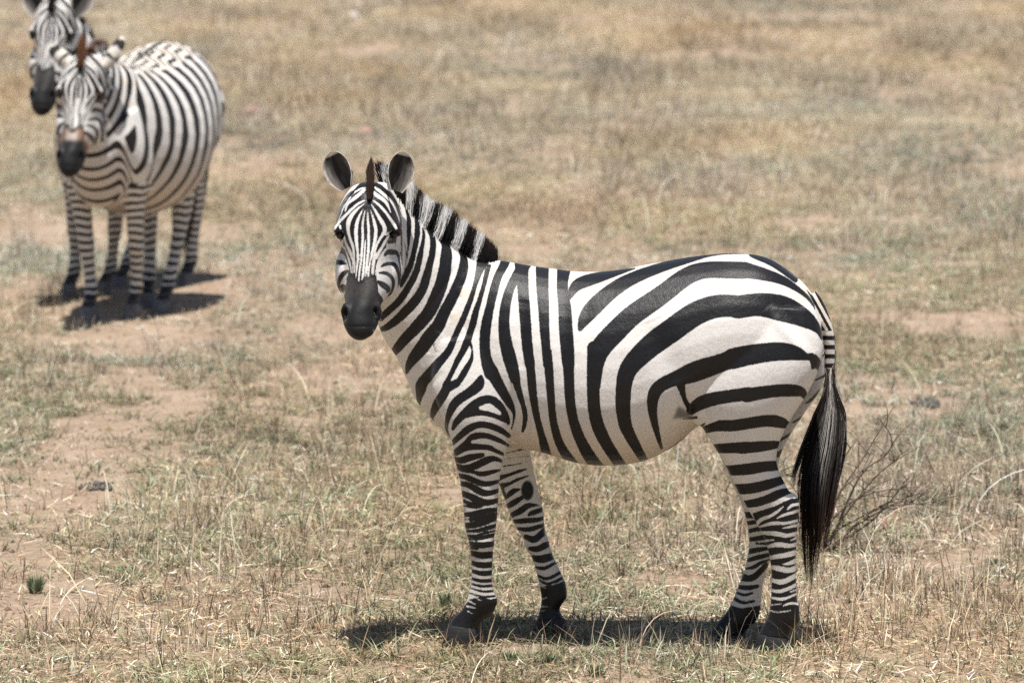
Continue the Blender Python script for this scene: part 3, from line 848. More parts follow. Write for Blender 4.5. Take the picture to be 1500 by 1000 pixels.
# ------------------------------------------------------------------ foreground zebra
root1 = make_root("zebra", Z1, 1.0, "bold black and white zebra standing side-on in front, its long dark tail hanging down")
parts1 = [('torso', TORSO1), ('neck', NECK1), ('dock', DOCK1)] + list(LEG1.items()) + [('torso', b) for b in BULGES1] + JOINTS1
parts1 += [('head', Z1.to_local(r)) for r in [HEADW] + HEAD_BUMPS]
V, Q, T = fuse(parts1, .0048, 14)
own, tt = owners(V, parts1)
nm = np.array([p[0] for p in parts1])[own]
P_true = to_px(Z1.to_world(V))
M = V.copy(); M[:, 1] = -np.abs(M[:, 1])
P_near = to_px(Z1.to_world(M))
stripe = np.full(len(V), 14.0)
over = np.zeros((len(V), 4))
near = np.isin(nm, ['torso', 'neck', 'fore_near', 'hind_near'])
near |= np.isin(nm, ['fore_far', 'hind_far']) & (V[:, 1] > .125) & (P_true[:, 1] < 665)
P_use = np.where((nm == 'neck')[:, None], P_true, P_near)
stripe[near] = coat(P_use[near], NEAR)
for key, strokes in (('fore_far', FORE_FAR), ('hind_far', HIND_FAR)):
    k = (nm == key) & ~near
    stripe[k] = coat(P_true[k], strokes)
hd = nm == 'head'
Hw = Z1.to_world(V[hd])
sh, oh = head_paint(Hw)
stripe[hd] = sh; over[hd] = oh
# behind the jaw the head's own stripes give way to those of the neck
xr_ = np.interp(to_px(Hw)[:, 1], [262, 290, 330, 365, 400, 415, 430, 440], [600, 592, 588, 586, 590, 586, 578, 566])
bk = hd.copy(); bk[hd] = (Hw[:, 1] > YH + .165) | ((to_px(Hw)[:, 0] > xr_) & (to_px(Hw)[:, 1] < 442))
stripe[bk] = coat(P_true[bk], NEAR)
dk = nm == 'dock'
py = P_true[dk, 1]
stripe[dk] = np.where(py < 484, 3.2 * np.sin((P_true[dk, 0] - P_true[dk, 1] * .55) * .62) , 2.6 * np.sin((py - 486) * 2 * np.pi / 13.5 + .6)) - np.where(py > 545, (py - 545) * .3, 0)
dfl = sdf_poly(P_near, np.array([[900 + .2 * x, 500 + .2 * y] for x, y in [(424, 570), (440, 525), (456, 484), (476, 470), (505, 486), (545, 520), (600, 560), (560, 572), (500, 566)]]))
afl = smooth01(-dfl, -2.5, 4.5) * .8 * (V[:, 1] < 0)
over[:, :3] = np.where(afl[:, None] > 0, np.array([.075, .060, .052]), over[:, :3]); over[:, 3] = np.maximum(over[:, 3], afl)
# chestnut on the inner far foreleg
k = nm == 'fore_far'
r = np.sqrt(((P_true[:, 0] - 772.5) / 9.5) ** 2 + ((P_true[:, 1] - 718) / 15) ** 2)
a = smooth01(r, 1.1, .85) * k
over[:, :3] = np.where(a[:, None] > 0, np.array([.022, .026, .024]), over[:, :3]); over[:, 3] = np.maximum(over[:, 3], a)
# sheath skin under the belly
topd = np.interp(P_true[:, 0], [620, 733, 800, 850, 930, 1000, 1070, 1110, 1155, 1200], [500, 384, 392, 397, 391, 378, 371, 375, 400, 455])
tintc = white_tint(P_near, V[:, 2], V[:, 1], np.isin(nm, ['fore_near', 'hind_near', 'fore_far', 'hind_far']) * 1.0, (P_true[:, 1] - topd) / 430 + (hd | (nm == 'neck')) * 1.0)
D = np.zeros_like(V)
dw = dent_nostrils(Hw)
D[hd] = dw @ np.stack([Z1.ax, Z1.ay, [0, 0, 1]], 1)
# hip ridge, flank hollow and elbow folds
def crease(a, b, w, h):
    a, b = np.array(a, float), np.array(b, float); e = b - a; q_ = P_near - a
    t = np.clip(q_ @ e / (e @ e), 0, 1)
    d = np.hypot(*(q_ - t[:, None] * e).T)
    return h * np.exp(-(d / w) ** 2) * np.sin(np.clip(t * 1.0 + .0, 0, 1) * np.pi) ** .5
side = np.where(V[:, 1] < 0, -1, 1) * np.isin(nm, ['torso', 'hind_near', 'fore_near', 'hind_far'])
for (a, b, w, h) in [((1124, 450), (1184, 524), 10, .007), ((1142, 448), (1194, 515), 9, -.005), ((1000, 565), (1015, 612), 6, -.010), ((950, 470), (990, 560), 22, -.010),
                     ((752, 560), (748, 640), 5, -.010), ((768, 590), (764, 650), 4, .005), ((776, 590), (770, 652), 4, -.006), ((690, 470), (650, 580), 9, -.006), ((770, 440), (757, 540), 12, -.008),
                     ((860, 420), (858, 560), 10, -.003), ((826, 410), (830, 560), 9, -.003), ((630, 560), (610, 585), 4, .004), ((648, 545), (622, 575), 4, -.004),
                     ((592, 400), (640, 520), 9, .006), ((617, 380), (650, 470), 6, -.005), ((655, 400), (640, 480), 5, .004)]:
    D[:, 1] += side * crease(a, b, w, h) if True else 0
nk = nm == 'neck'
for (a, b, w, h) in [((668, 390), (600, 500), 4, -.005), ((690, 400), (625, 520), 4, -.004), ((640, 370), (592, 470), 4, -.004), ((630, 540), (598, 560), 3, -.004), ((620, 566), (604, 576), 3, -.003)]:
    D[:, 1] -= nk * crease(a, b, w, h) * (V[:, 1] < 0)
V = V + D
ears1 = []
for (b, t, op, hw) in [((510, 275), (484.5, 222.5), (-.22, -1, .05), .0455), ((577, 279), (591.5, 222), (.28, -1, .05), .0445)]:
    ev, eq, ec = ear(at_depth(*b, YH + .055), at_depth(*t, YH + .06), op, hw)
    ears1.append((Z1.to_local(ev), eq, ec))
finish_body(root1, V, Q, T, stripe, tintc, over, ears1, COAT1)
for (x, y, dy) in ((498.2, 344.5, .018), (577.6, 343.5, .018)):
    eye_obj(root1, at_depth(x, y, YH + dy + .003), (.014, .019, .0145), Z1, 1.0)
for k in ('FN', 'FF', 'HN', 'HF'):
    np_mesh("hoof", *close_rings(hoof_rings(Z1, HOOF[k])), HOOFM, root1)

# mane
BLACK, DARKB, WHITE_ = np.array([.009, .0075, .0075]), np.array([.020, .013, .010]), np.array([.86, .84, .81])
cb = np.array([Z1.uv(*c) for c in [(560, 270, -.11), (575, 277, -.11), (590, 286, -.11), (604, 304, -.10), (622, 323, -.08), (645, 346, -.055), (672, 363, -.03), (700, 380, -.01), (726, 382, 0)]])
ct = np.array([Z1.uv(*c) for c in [(552, 238, -.11), (570, 243, -.11), (588, 257, -.11), (606, 273, -.10), (632, 294, -.08), (660, 309, -.055), (686, 330, -.03), (710, 348, -.01), (723, 362, 0)]])
bx = np.array([560, 575, 590, 604, 622, 645, 672, 700, 726.])
n = 15000
tp = rng.uniform(0, 8, n); i0 = np.minimum(tp.astype(int), 7); f = (tp - i0)[:, None]
B = cb[i0] * (1 - f) + cb[i0 + 1] * f; E_ = ct[i0] * (1 - f) + ct[i0 + 1] * f
px = bx[i0] * (1 - f[:, 0]) + bx[i0 + 1] * f[:, 0]
lat = rng.normal(0, .010, n)
B[:, 1] += lat; B[:, 2] -= .012 + np.abs(lat) * .5
ln = rng.uniform(.78, 1.05, n) * np.where(rng.random(n) < .15, .6, 1) * (1 + .10 * np.sin(tp * 23) * vnoise(tp * 9, tp * 0, 4))
tip = B + (E_ - B) * ln[:, None] + rng.normal(0, .0045, (n, 3)) + np.stack([rng.normal(0, .005, n), lat * 1.1, 0 * lat], 1)
k = np.linspace(0, 1, 5)
paths = B[:, None] * (1 - k)[None, :, None] + tip[:, None] * k[None, :, None]
paths[:, :, 0] += (np.sin(k * np.pi) * .004)[None]
wh = np.zeros(n, bool)
for (a, b) in [(566, 571), (595.5, 604.5), (614, 625), (634, 645), (659, 670.5), (688, 698)]: wh |= (px > a + rng.normal(0, .6, n)) & (px < b + rng.normal(0, .6, n))
cc = np.where(wh[:, None], WHITE_ * rng.uniform(.75, 1.1, (n, 1)), BLACK * rng.uniform(.6, 1.6, (n, 1)))
tipf = smooth01(k, .70, .98)[None, :, None] * np.where(wh, rng.uniform(.2, .9, n) * (rng.random(n) < .35), 1.0)[:, None, None]
cols = cc[:, None] * (1 - tipf) + (DARKB * rng.uniform(.6, 1.5, (n, 1)))[:, None] * tipf
v, q, c = strands(paths, rng.uniform(.0016, .0030, n), cols, np.array([0, 1.5, 0]))
np_mesh("mane", v, q, None, HAIR, root1, True, c)
# forelock
n = 1500
a0 = rng.uniform(0, 1, n)
b0 = np.array([at_depth(541 + rng.normal(0, 1.6) , 292 - 27 * a, YH - .02 + .07 * a) for a in a0])
u = rng.normal(0, 1, n)
mid = np.array([at_depth(541.5 + uu * 3.8 + 1.0, 292 - 27 * a - 18, YH - .02 + .05 * a + .015) for a, uu in zip(a0, u)])
tp_ = np.array([at_depth(543.8 + uu * 2.2 + max(0, .8 - a) * -2, np.clip(264 - 40 * a * rng.uniform(.7, 1.0) + abs(uu) * 5 + 22 * max(0, .45 - a), 222, 285), YH + .05) for a, uu in zip(a0, u)])
b0, mid, tp_ = map(Z1.to_local, (b0, mid, tp_))
k = np.linspace(0, 1, 5)[None, :, None]
paths = b0[:, None] * (1 - k) ** 2 + 2 * mid[:, None] * k * (1 - k) + tp_[:, None] * k ** 2
cols = (np.array([.022, .014, .011]) * rng.uniform(.5, 1.6, (n, 1)))[:, None] + np.array([.02, .011, .007]) * k
v, q, c = strands(paths, rng.uniform(.0012, .0022, n), cols)
np_mesh("forelock", v, q, None, HAIR, root1, True, c)
# tail hair
rows = np.array([538, 562, 600, 650, 700, 735, 770, 810, 852.])
xl = np.array([1208, 1206, 1194, 1180, 1167, 1168, 1169, 1172, 1177.])
xr = np.array([1224, 1230, 1238, 1239, 1233, 1227, 1221, 1213, 1203.])
n = 4000
u = rng.uniform(0, 1, n); ys0 = rng.uniform(530, 590, n); ye = np.clip(862 - np.abs(rng.normal(0, 95, n)) - 60 * np.abs(u - .38) ** 1.5 * 2, 640, 866)
left = (u < .10) & (rng.random(n) < .8); ye = np.where(left, rng.uniform(670, 716, n), ye)
right = (u > .90); ye = np.where(right, rng.uniform(600, 760, n), ye)
kk = np.linspace(0, 1, 9)
yy = ys0[:, None] + (ye - ys0)[:, None] * kk[None]
uw = u[:, None] + (fbm(u[:, None] * 9 + 0 * kk, kk[None] * 2.5 + u[:, None] * 3, 61, 2) - .5) * .22 * kk[None]
spread = smooth01(yy, 545, 610)
xx = np.interp(yy, rows, xl) * (1 - uw) + np.interp(yy, rows, xr) * uw
xx = xx * spread + (1216 + (uw - .5) * 12) * (1 - spread)
xx = np.where(left[:, None], xx - 10 * kk[None] ** 2, xx)
dep = rng.normal(0, 1, n)
paths = np.zeros((n, 9, 3))
for jx in range(9):
    w_ = .008 + .026 * np.sin(np.clip((yy[:, jx] - 530) / 330, 0, 1) * np.pi) ** .7
    paths[:, jx] = np.array([Z1.uv(a, b, d) for a, b, d in zip(xx[:, jx], yy[:, jx], np.clip(dep, -1.5, 1.5) * w_)])
gw = (rng.random(n) < .50 * np.exp(-((u - .55) / .26) ** 2) + .05)
c0 = np.where(gw[:, None], np.array([.66, .62, .57]) * rng.uniform(.1, 1.3, (n, 1)), (BLACK + np.array([.034, .025, .019]) * rng.random((n, 1)) ** 2) * rng.uniform(.6, 2.0, (n, 1)))
br = smooth01(yy, 660, 820)[..., None]
gl = smooth01(yy, 620, 760)[..., None]
cols = c0[:, None] * (1 - gl) + np.where(gw[:, None], BLACK * 3.0, BLACK * 1.2)[:, None] * gl
cols = cols * (1 - br) + (np.array([.085, .045, .031]) * rng.uniform(.2, 1.6, (n, 1)))[:, None] * br
m_ = 900                                                       # short hairs fringing the dock
y0_ = rng.uniform(488, 566, m_); sg_ = rng.choice([-1, 1], m_); dd_ = rng.uniform(-.7, 1, m_)
L_ = rng.uniform(8, 26, m_) * np.interp(y0_, [488, 566], [.45, 1.2])
x0_ = np.interp(y0_, [488, 530, 566], [1214, 1216, 1214]) + sg_ * dd_ * np.interp(y0_, [488, 566], [7, 5])
pf = np.zeros((m_, 9, 3))
for jx in range(9):
    q_ = jx / 8
    pf[:, jx] = np.array([Z1.uv(a + s_ * d_ * 5 * q_, b + l * q_, z) for a, b, s_, d_, l, z in zip(x0_, y0_, sg_, dd_, L_, rng.normal(0, .004, m_) - .014 * (1 - np.abs(dd_)))])
cf = np.repeat((BLACK + np.array([.03, .024, .02]) * rng.random((m_, 1)) ** 2)[:, None], 9, 1)
paths, cols, n = np.concatenate([paths, pf]), np.concatenate([cols, cf]), n + m_
v, q, c = strands(paths, rng.uniform(.0010, .0020, n), cols)
tail1 = np_mesh("tail_hair", v, q, None, HAIR, root1, True, c)
# eyelashes, brow highlights and whiskers
pl, wl, cl = [], [], []
for (x, y, sgn) in ((497.5, 341, -1), (577.5, 340, 1)):
    for a in np.linspace(-1, 1, 34):
        p0 = at_depth(x + a * 4.5, y + 1.2 * a * a, YH + .004 + .012 * max(0, a * sgn)); d = np.array([sgn * (.008 + .006 * a * sgn), -.016, -.006 - .004 * rng.random()])
        pl.append([p0, p0 + d * .6, p0 + d * 1.0 + np.array([0, 0, -.003])]); wl.append(.0018); cl.append(BLACK)
for _ in range(34):
    x, y = rng.choice([502, 556, 510, 548]) + rng.normal(0, 2.5), rng.uniform(456, 490)
    p0 = at_depth(x, y, YH - .16 - .02 * rng.random()); sgn = -1 if x < 528 else 1
    d = np.array([sgn * rng.uniform(.004, .022), -rng.uniform(.002, .02), rng.normal(-.004, .008)])
    pl.append([p0, p0 + d * .5, p0 + d]); wl.append(.0007); cl.append(WHITE_ * .35)
pl, wl, cl = np.array(pl), np.array(wl), np.array(cl)
wc = (cl[:, 0] > .05); rt = pl[:, 0, 0] > at_depth(528, 400, YH)[0]
for sel, nme in ((~wc & ~rt, "eyelashes"), (~wc & rt, "eyelashes"), (wc & ~rt, "whiskers"), (wc & rt, "whiskers")):
    v, q, c = strands(Z1.to_local(pl[sel]), wl[sel], np.repeat(cl[sel][:, None], 3, 1))
    np_mesh(nme, v, q, None, HAIR, root1, True, c)
# ------------------------------------------------------------------ grass, litter and small plants
def grass_material(name, rough=.7):
    g = NT(name)
    tint = g.n("ShaderNodeAttribute", None, attribute_name="tint").outputs["Color"]
    nrm = g.n("ShaderNodeNewGeometry").outputs["Normal"]
    up = g.n("ShaderNodeVectorMath", {0: nrm, 1: (0, 0, .5)}, operation='ADD').outputs[0]
    up = g.n("ShaderNodeVectorMath", {0: up}, operation='NORMALIZE').outputs[0]
    g.out(Base_Color=tint, Roughness=rough, Specular_IOR_Level=.25, Normal=up)
    tr = g.n("ShaderNodeBsdfTranslucent", {"Color": tint})
    ms = g.n("ShaderNodeMixShader", {0: .22})
    g.t.links.new(g.b.outputs[0], ms.inputs[1]); g.t.links.new(tr.outputs[0], ms.inputs[2])
    out = g.t.nodes["Material Output"]
    g.t.links.new(ms.outputs[0], out.inputs[0])
    return g.m
GRASS = grass_material("grass")

def sample(n, dens_p, y0=15.4, y1=78.0):
    yy = np.linspace(y0, y1, 4000)
    w = (yy * .1026 * 1.3 + 1.6) * (16.0 / yy) ** dens_p
    c = np.cumsum(w); c /= c[-1]
    y = np.interp(rng.random(n), c, yy)
    x = (rng.random(n) * 2 - 1) * (y * .1026 * 1.3 + 1.6)
    return x, y

def cluster(x, y, k, r):
    """k blades round every tuft centre"""
    n = len(x)
    a = rng.uniform(0, 2 * np.pi, (n, k)); rr = r[:, None] * np.sqrt(rng.random((n, k)))
    return (x[:, None] + rr * np.cos(a)).ravel(), (y[:, None] + rr * np.sin(a)).ravel(), a.ravel()

def blades(x, y, az, h, lean, bend, w, c0, c1, lift=0.0):
    """five-vertex blades: lean and bend are sideways run per unit of height"""
    n = len(x)
    z = gh(x, y) - .014 + lift
    far_ = 1 + .5 * smooth01(y, 26, 50)
    h = h * far_; w = w * far_ * 1.1
    tone = (.50 + .98 * fbm(x * .9, y * .45, 201, 4))[:, None] * np.array([1, 1, 1]) + (fbm(x * .6, y * .3, 231, 3)[:, None] - .5) * np.array([.35, .0, -.35])
    tone = tone * (1 + smooth01(y, 24, 48)[:, None] * np.array([.03, .01, -.01]))
    c0, c1 = np.clip(c0 * tone * 1.12, .004, .92), np.clip(c1 * tone * 1.12, .004, .92)
    d = np.stack([np.cos(az), np.sin(az), np.zeros(n)], 1)
    root = np.stack([x, y, z], 1)
    def pt(s):
        hor = h * (lean * s + bend * s * s)
        ver = h * (s - .35 * np.minimum(bend, 1.6) * s * s)
        return root + d * hor[:, None] + np.array([0, 0, 1.0]) * np.maximum(ver, .004 * (s > 0))[:, None]
    p1, p2 = pt(.55), pt(1.0)
    ra = az + np.pi / 2 + rng.normal(0, .6, n)
    sw = np.stack([np.cos(ra), np.sin(ra), rng.normal(0, .25, n)], 1) * (w * .5)[:, None]
    V = np.stack([root - sw, root + sw, p1 - sw * .85, p1 + sw * .85, p2], 1).reshape(-1, 3)
    C_ = np.stack([c0, c0, c0 * .4 + c1 * .6, c0 * .4 + c1 * .6, c1], 1).reshape(-1, 3)
    return V, C_

def blade_mesh(name, packs, label, cat):
    V = np.concatenate([p[0] for p in packs]); C_ = np.concatenate([p[1] for p in packs])
    n = len(V) // 5; b = np.arange(n)[:, None] * 5
    o = np_mesh(name, V, b + np.array([0, 1, 3, 2]), b + np.array([2, 3, 4]), GRASS, None, False, C_)
    return tag(o, label, cat, None, 'stuff')

def jit(c, n, s=.25):
    return np.clip(np.array(c) * (1 + rng.normal(0, s, (n, 1))) * (1 + rng.normal(0, .06, (n, 3))), .005, .9)

def pick(cs, n, p=None, s=.22):
    k = rng.choice(len(cs), n, p=p)
    return np.clip(np.array(cs)[k] * (1 + rng.normal(0, s, (n, 1))) * (1 + rng.normal(0, .05, (n, 3))), .005, .9)

def green_at(x, y): return fbm(x * .8, y * .4, 91, 4)
def tall_at(x, y):
    t = np.clip((fbm(x * .9 + 5, y * .45, 133, 4) - .45) * 4, 0, 1)
    for (cx, cy, rx, ry, a) in TALL:
        t = np.maximum(t, a * np.clip(1.5 - np.sqrt(((x - cx) / rx) ** 2 + ((y - cy) / ry) ** 2), 0, 1))
    return t
TALL = []
for (cx, cy, rx, ry, a) in [(1330, 880, 190, 60, 1), (1180, 930, 100, 40, 1), (920, 760, 110, 80, .8), (540, 640, 130, 60, .8), (400, 860, 120, 50, .7), (830, 640, 90, 30, .7), (480, 560, 90, 40, .6),
                            (1350, 300, 160, 40, .9), (1050, 270, 160, 30, .8), (420, 300, 120, 30, .7), (620, 180, 150, 30, .6), (60, 700, 70, 40, .6), (640, 920, 60, 30, .7), (960, 958, 240, 9, .9), (120, 900, 140, 40, .6), (1150, 952, 60, 8, 1)]:
    c = ground(cx, cy); e = ground(cx + rx, cy); f = ground(cx, cy - ry); TALL.append((c[0], c[1], e[0] - c[0], f[1] - c[1], a))

STRAW = [(.51, .415, .29), (.63, .54, .40), (.38, .285, .185), (.26, .185, .125), (.73, .64, .50)]
PALE = [(.76, .67, .50), (.62, .51, .35), (.84, .77, .63), (.46, .35, .22)]
GREY = [(.20, .15, .10), (.13, .095, .065), (.28, .21, .14), (.36, .28, .19)]
GREEN = [(.20, .23, .125), (.30, .33, .21), (.13, .16, .085), (.46, .47, .34), (.24, .25, .13)]

# low green-grey turf
x, y = sample(50000, 1.25)
keep = rng.random(len(x)) < (1 - .88 * bare(x, y)) * np.clip((green_at(x, y) - .33) * 5, .14, 1)
x, y = x[keep], y[keep]
k = 13
bx_, by_, ba = cluster(x, y, k, rng.uniform(.02, .10, len(x)))
n = len(bx_)
gcol = pick(GREEN, n, [.28, .26, .18, .16, .12])
far = smooth01(by_, 24, 46)[:, None]
gcol = gcol * (1 - .75 * far) + np.array([.48, .38, .25]) * .75 * far
turf = blades(bx_, by_, ba + rng.normal(0, .7, n), rng.uniform(.018, .065, n) * (1 + .6 * rng.random(n) ** 4), np.abs(rng.normal(.3, .5, n)), rng.uniform(.2, 1.6, n), rng.uniform(.0022, .0058, n), gcol * .5, gcol * 1.2)  # blade feet darkened in colour, painting in the shade between the turf
# dry stubble in tufts
x, y = sample(34000, 1.2)
keep = rng.random(len(x)) < (1 - .88 * bare(x, y)) * (.40 + .6 * tall_at(x, y))
x, y = x[keep], y[keep]
k = 11
bx_, by_, ba = cluster(x, y, k, rng.uniform(.015, .07, len(x)))
n = len(bx_); ta = tall_at(bx_, by_)
scol = pick(STRAW + GREY, n, [.15, .12, .13, .12, .07, .12, .10, .11, .08])
hh = rng.gamma(2.4, .0165, n) * (1 + .9 * ta) + .012
stub = blades(bx_, by_, ba + rng.normal(0, .6, n), hh, np.abs(rng.normal(.15, .3, n)), rng.uniform(0, .7, n) ** 2 * 1.5, rng.uniform(.0016, .0042, n), scol * .45, scol * 1.15)  # darker base colour paints shade low down in the tufts
# taller dry stalks
x, y = sample(11000, 1.2)
keep = rng.random(len(x)) < (1 - .9 * bare(x, y)) * (.08 + .92 * tall_at(x, y))
x, y = x[keep], y[keep]
k = 6
bx_, by_, ba = cluster(x, y, k, rng.uniform(.01, .06, len(x)))
n = len(bx_)
scol = pick(STRAW + GREY[:2] + PALE[:2], n, [.16, .13, .15, .15, .05, .12, .10, .08, .06])
hh = rng.gamma(3.2, .032, n) + .025
hh = np.where((np.hypot((bx_ - .4) / 1.0, (by_ - 16.6) / .9) < 1) , hh * .8, hh)
stalk = blades(bx_, by_, ba + rng.normal(0, .8, n), hh, np.abs(rng.normal(.25, .35, n)), rng.uniform(0, 1, n) ** 3 * 1.4, rng.uniform(.0016, .0036, n), scol * .5, scol * 1.1)  # shade among the stalks is put into their darker base colour
# long pale arching straws
x, y = sample(3000, 1.0)
keep = rng.random(len(x)) < .12 + .88 * tall_at(x, y)
x, y = x[keep], y[keep]; n = len(x)
pc = pick(PALE, n)
az = rng.uniform(0, 2 * np.pi, n); hh = np.clip(rng.gamma(4, .034, n) + .05, 0, .27)
d = np.stack([np.cos(az), np.sin(az), 0 * az], 1) * (hh * rng.uniform(.25, 1.5, n))[:, None]
p0 = np.stack([x, y, gh(x, y) - .012], 1); up_ = np.array([0, 0, 1.0]) * hh[:, None]
k = np.linspace(0, 1, 7)[None, :, None]
drp = rng.uniform(.3, 1.15, n)[:, None, None]
path = p0[:, None] + d[:, None] * k ** 1.6 + up_[:, None] * (k * (1 + drp * .6) - drp * k ** 2.2 * .9)
path[..., 2] = np.maximum(path[..., 2], p0[:, None, 2] + .004)
av, aq, ac = strands(path, rng.uniform(.0024, .005, n), np.repeat(pc[:, None], 7, 1))
tag(np_mesh("arching_straw", av, aq, None, GRASS, None, False, ac), "long pale straws arching above the dry grass", "grass", None, 'stuff')
blade_mesh("dry_grass", [stub, stalk], "straw coloured dry grass standing in sparse tufts over the plain", "grass")
blade_mesh("green_grass", [turf], "short grey green grass growing low between the straw", "grass")
# litter lying on the soil
x, y = sample(450000, 1.35)
keep = rng.random(len(x)) < .16 + .84 * (1 - bare(x, y))
x, y = x[keep], y[keep]; n = len(x)
lc = pick(PALE + STRAW + GREY, n, [.12, .10, .08, .08, .07, .07, .08, .08, .05, .08, .08, .06, .05])
lit = blades(x, y, rng.uniform(0, 2 * np.pi, n), rng.uniform(.004, .02, n), rng.uniform(1.5, 6, n), rng.uniform(-1, 2.5, n), rng.uniform(.0018, .0056, n), lc, lc * 1.05, .012)
blade_mesh("straw_litter", [lit], "broken pale straw and stems lying scattered on the soil", "litter")
# crumbs of earth
x, y = sample(16000, 1.6, 15.4, 34)
n = len(x); r = rng.gamma(1.6, .0028, n) + .002
oc = np.array([[1, 0, 0], [0, 1, 0], [-1, 0, 0], [0, -1, 0], [0, 0, .8]])
V = (oc[None] * (1 + rng.normal(0, .25, (n, 5, 3)))) * r[:, None, None] + np.stack([x, y, gh(x, y) - .010], 1)[:, None]
b = np.arange(n)[:, None, None] * 5
Tt = (b + np.array([[0, 1, 4], [1, 2, 4], [2, 3, 4], [3, 0, 4]])).reshape(-1, 3)
cc = np.repeat(pick([(.30, .20, .13), (.22, .14, .09), (.38, .27, .19), (.12, .085, .06)], n), 5, 0)
g = NT("earth_crumb"); g.out(Base_Color=g.n("ShaderNodeAttribute", None, attribute_name="tint").outputs["Color"], Roughness=.95, Specular_IOR_Level=.1)
CRUMB = g.m
tag(np_mesh("soil_crumbs", V.reshape(-1, 3), None, Tt, CRUMB, None, False, cc), "small crumbs of reddish earth strewn over the bare patches", "soil", None, 'stuff')

# ---- stones
g = NT("stone"); tc = g.n("ShaderNodeTexCoord").outputs["Object"]
STONE = g.out(Base_Color=g.ramp(g.noise(tc, 18, 6, .65), [(.3, (.20, .12, .09)), (.5, (.34, .22, .17)), (.7, (.46, .33, .26))]), Roughness=.9,
              Normal=g.n("ShaderNodeBump", {"Height": g.noise(tc, 30, 5), "Strength": .8, "Distance": .02}).outputs[0])
g = NT("pale_stone"); tc = g.n("ShaderNodeTexCoord").outputs["Object"]
PSTONE = g.out(Base_Color=g.ramp(g.noise(tc, 18, 6, .65), [(.3, (.5, .45, .4)), (.7, (.78, .74, .68))]), Roughness=.9)

def rock(name, px, py, wpx, hpx, mat, label, seed):
    c = ground(px, py + hpx * .45)
    s = c[1] / FPX
    r = ball((0, 0, 0), (wpx * s * .5, wpx * s * .42, hpx * s * .62), 20)
    d = r / (np.linalg.norm(r, axis=2, keepdims=True) + 1e-9)
    f = 1 + .55 * (fbm(d[..., 0] * 1.7 + d[..., 2] * 2 + seed, d[..., 1] * 1.7 + d[..., 2], seed, 4) - .5)
    o = np_mesh(name, *close_rings(r * f[..., None]), mat)
    o.location = (c[0], c[1], .01 + gh(c[0], c[1]))
    o.rotation_euler = (0, 0, seed)
    return tag(o, label, 'stone')
rock("stone", 369, 157, 36, 17, STONE, "dark reddish stone lying in the grass right behind the zebras on the left", 3)
rock("stone", 536, 189, 30, 18, STONE, "small reddish stone in the grass above the foreground zebra's ears", 5)
rock("stone", 518, 21, 18, 13, PSTONE, "whitish stone far back near the top of the picture", 8)

# ---- dung heaps: a heap of pellets in one thing
g = NT("dung"); tc = g.n("ShaderNodeTexCoord").outputs["Object"]
DUNG = g.out(Base_Color=g.ramp(g.noise(tc, 40, 4), [(.35, (.045, .042, .042)), (.7, (.13, .115, .105))]), Roughness=.85)
def dung(px, py, wpx, hpx, label, m):
    c = ground(px, py); e = ground(px + wpx / 2, py); f = ground(px, py - hpx / 2)
    parts = []
    for i in range(m):
        a, r = rng.uniform(0, 6.28), rng.random() ** .6
        xx, yy = r * math.cos(a) * (e[0] - c[0]), r * math.sin(a) * (f[1] - c[1])
        s = rng.uniform(.006, .0115)
        b_ = ball((0, 0, 0), (s * rng.uniform(1, 1.5), s, s * .8), 7)[:, ::4]
        cz, sz = math.cos(a * 3), math.sin(a * 3)
        b_ = b_ @ np.array([[cz, sz, 0], [-sz, cz, 0], [0, 0, 1]])
        parts.append(b_ + np.array([xx, yy, s * .6 + rng.random() * .010 * (1 - r)]))
    o = bpy.data.objects.new("dung_heap", None); col.objects.link(o)
    for b_ in parts: np_mesh("pellet", *close_rings(b_), DUNG, o)
    o.location = (c[0], c[1], gh(c[0], c[1]) - .01)
    return tag(o, label, 'dung')
dung(142, 708, 54, 15, "dark dung pellets scattered on the bare soil at the left", 46)
dung(1356, 586, 44, 15, "bluish dark dung heap on the bare soil right of the zebra's tail", 60)
dung(1472, 578, 16, 7, "small dark dung pile at the right edge of the picture", 12)

# ---- twiggy bush behind the tail
TW = NT("dry_twig"); tc = TW.n("ShaderNodeTexCoord").outputs["Object"]
TWIG = TW.out(Base_Color=TW.ramp(TW.noise(tc, 25, 4), [(.3, (.10, .075, .055)), (.7, (.30, .24, .18))]), Roughness=.85)
def twig_tubes(lines, r0):
    V, Q, T, off = [], [], [], 0
    a = np.linspace(0, 2 * np.pi, 5, endpoint=False)
    for L, rs in lines:
        L = catmull(np.array(L), 4); n = len(L)
        tgt = np.gradient(L, axis=0); tgt /= np.linalg.norm(tgt, axis=1, keepdims=True) + 1e-9
        s1 = np.cross(tgt, np.array([.3, .9, .2])); s1 /= np.linalg.norm(s1, axis=1, keepdims=True)
        s2 = np.cross(tgt, s1); rr = np.linspace(rs, rs * .35, n)
        R = L[:, None] + rr[:, None, None] * (np.cos(a)[None, :, None] * s1[:, None] + np.sin(a)[None, :, None] * s2[:, None])
        v, q, t = close_rings(R); V.append(v); Q.append(q + off); T.append(t + off); off += len(v)
    return np.concatenate(V), np.concatenate(Q), np.concatenate(T)
bush = bpy.data.objects.new("twig_bush", None); col.objects.link(bush)
bb = ground(1208, 800); bb[2] = 0; bush.location = bb.tolist()
tag(bush, "low bush of bare thorny twigs behind the tail of the foreground zebra", 'bush')
lines = []
Yb = bb[1]
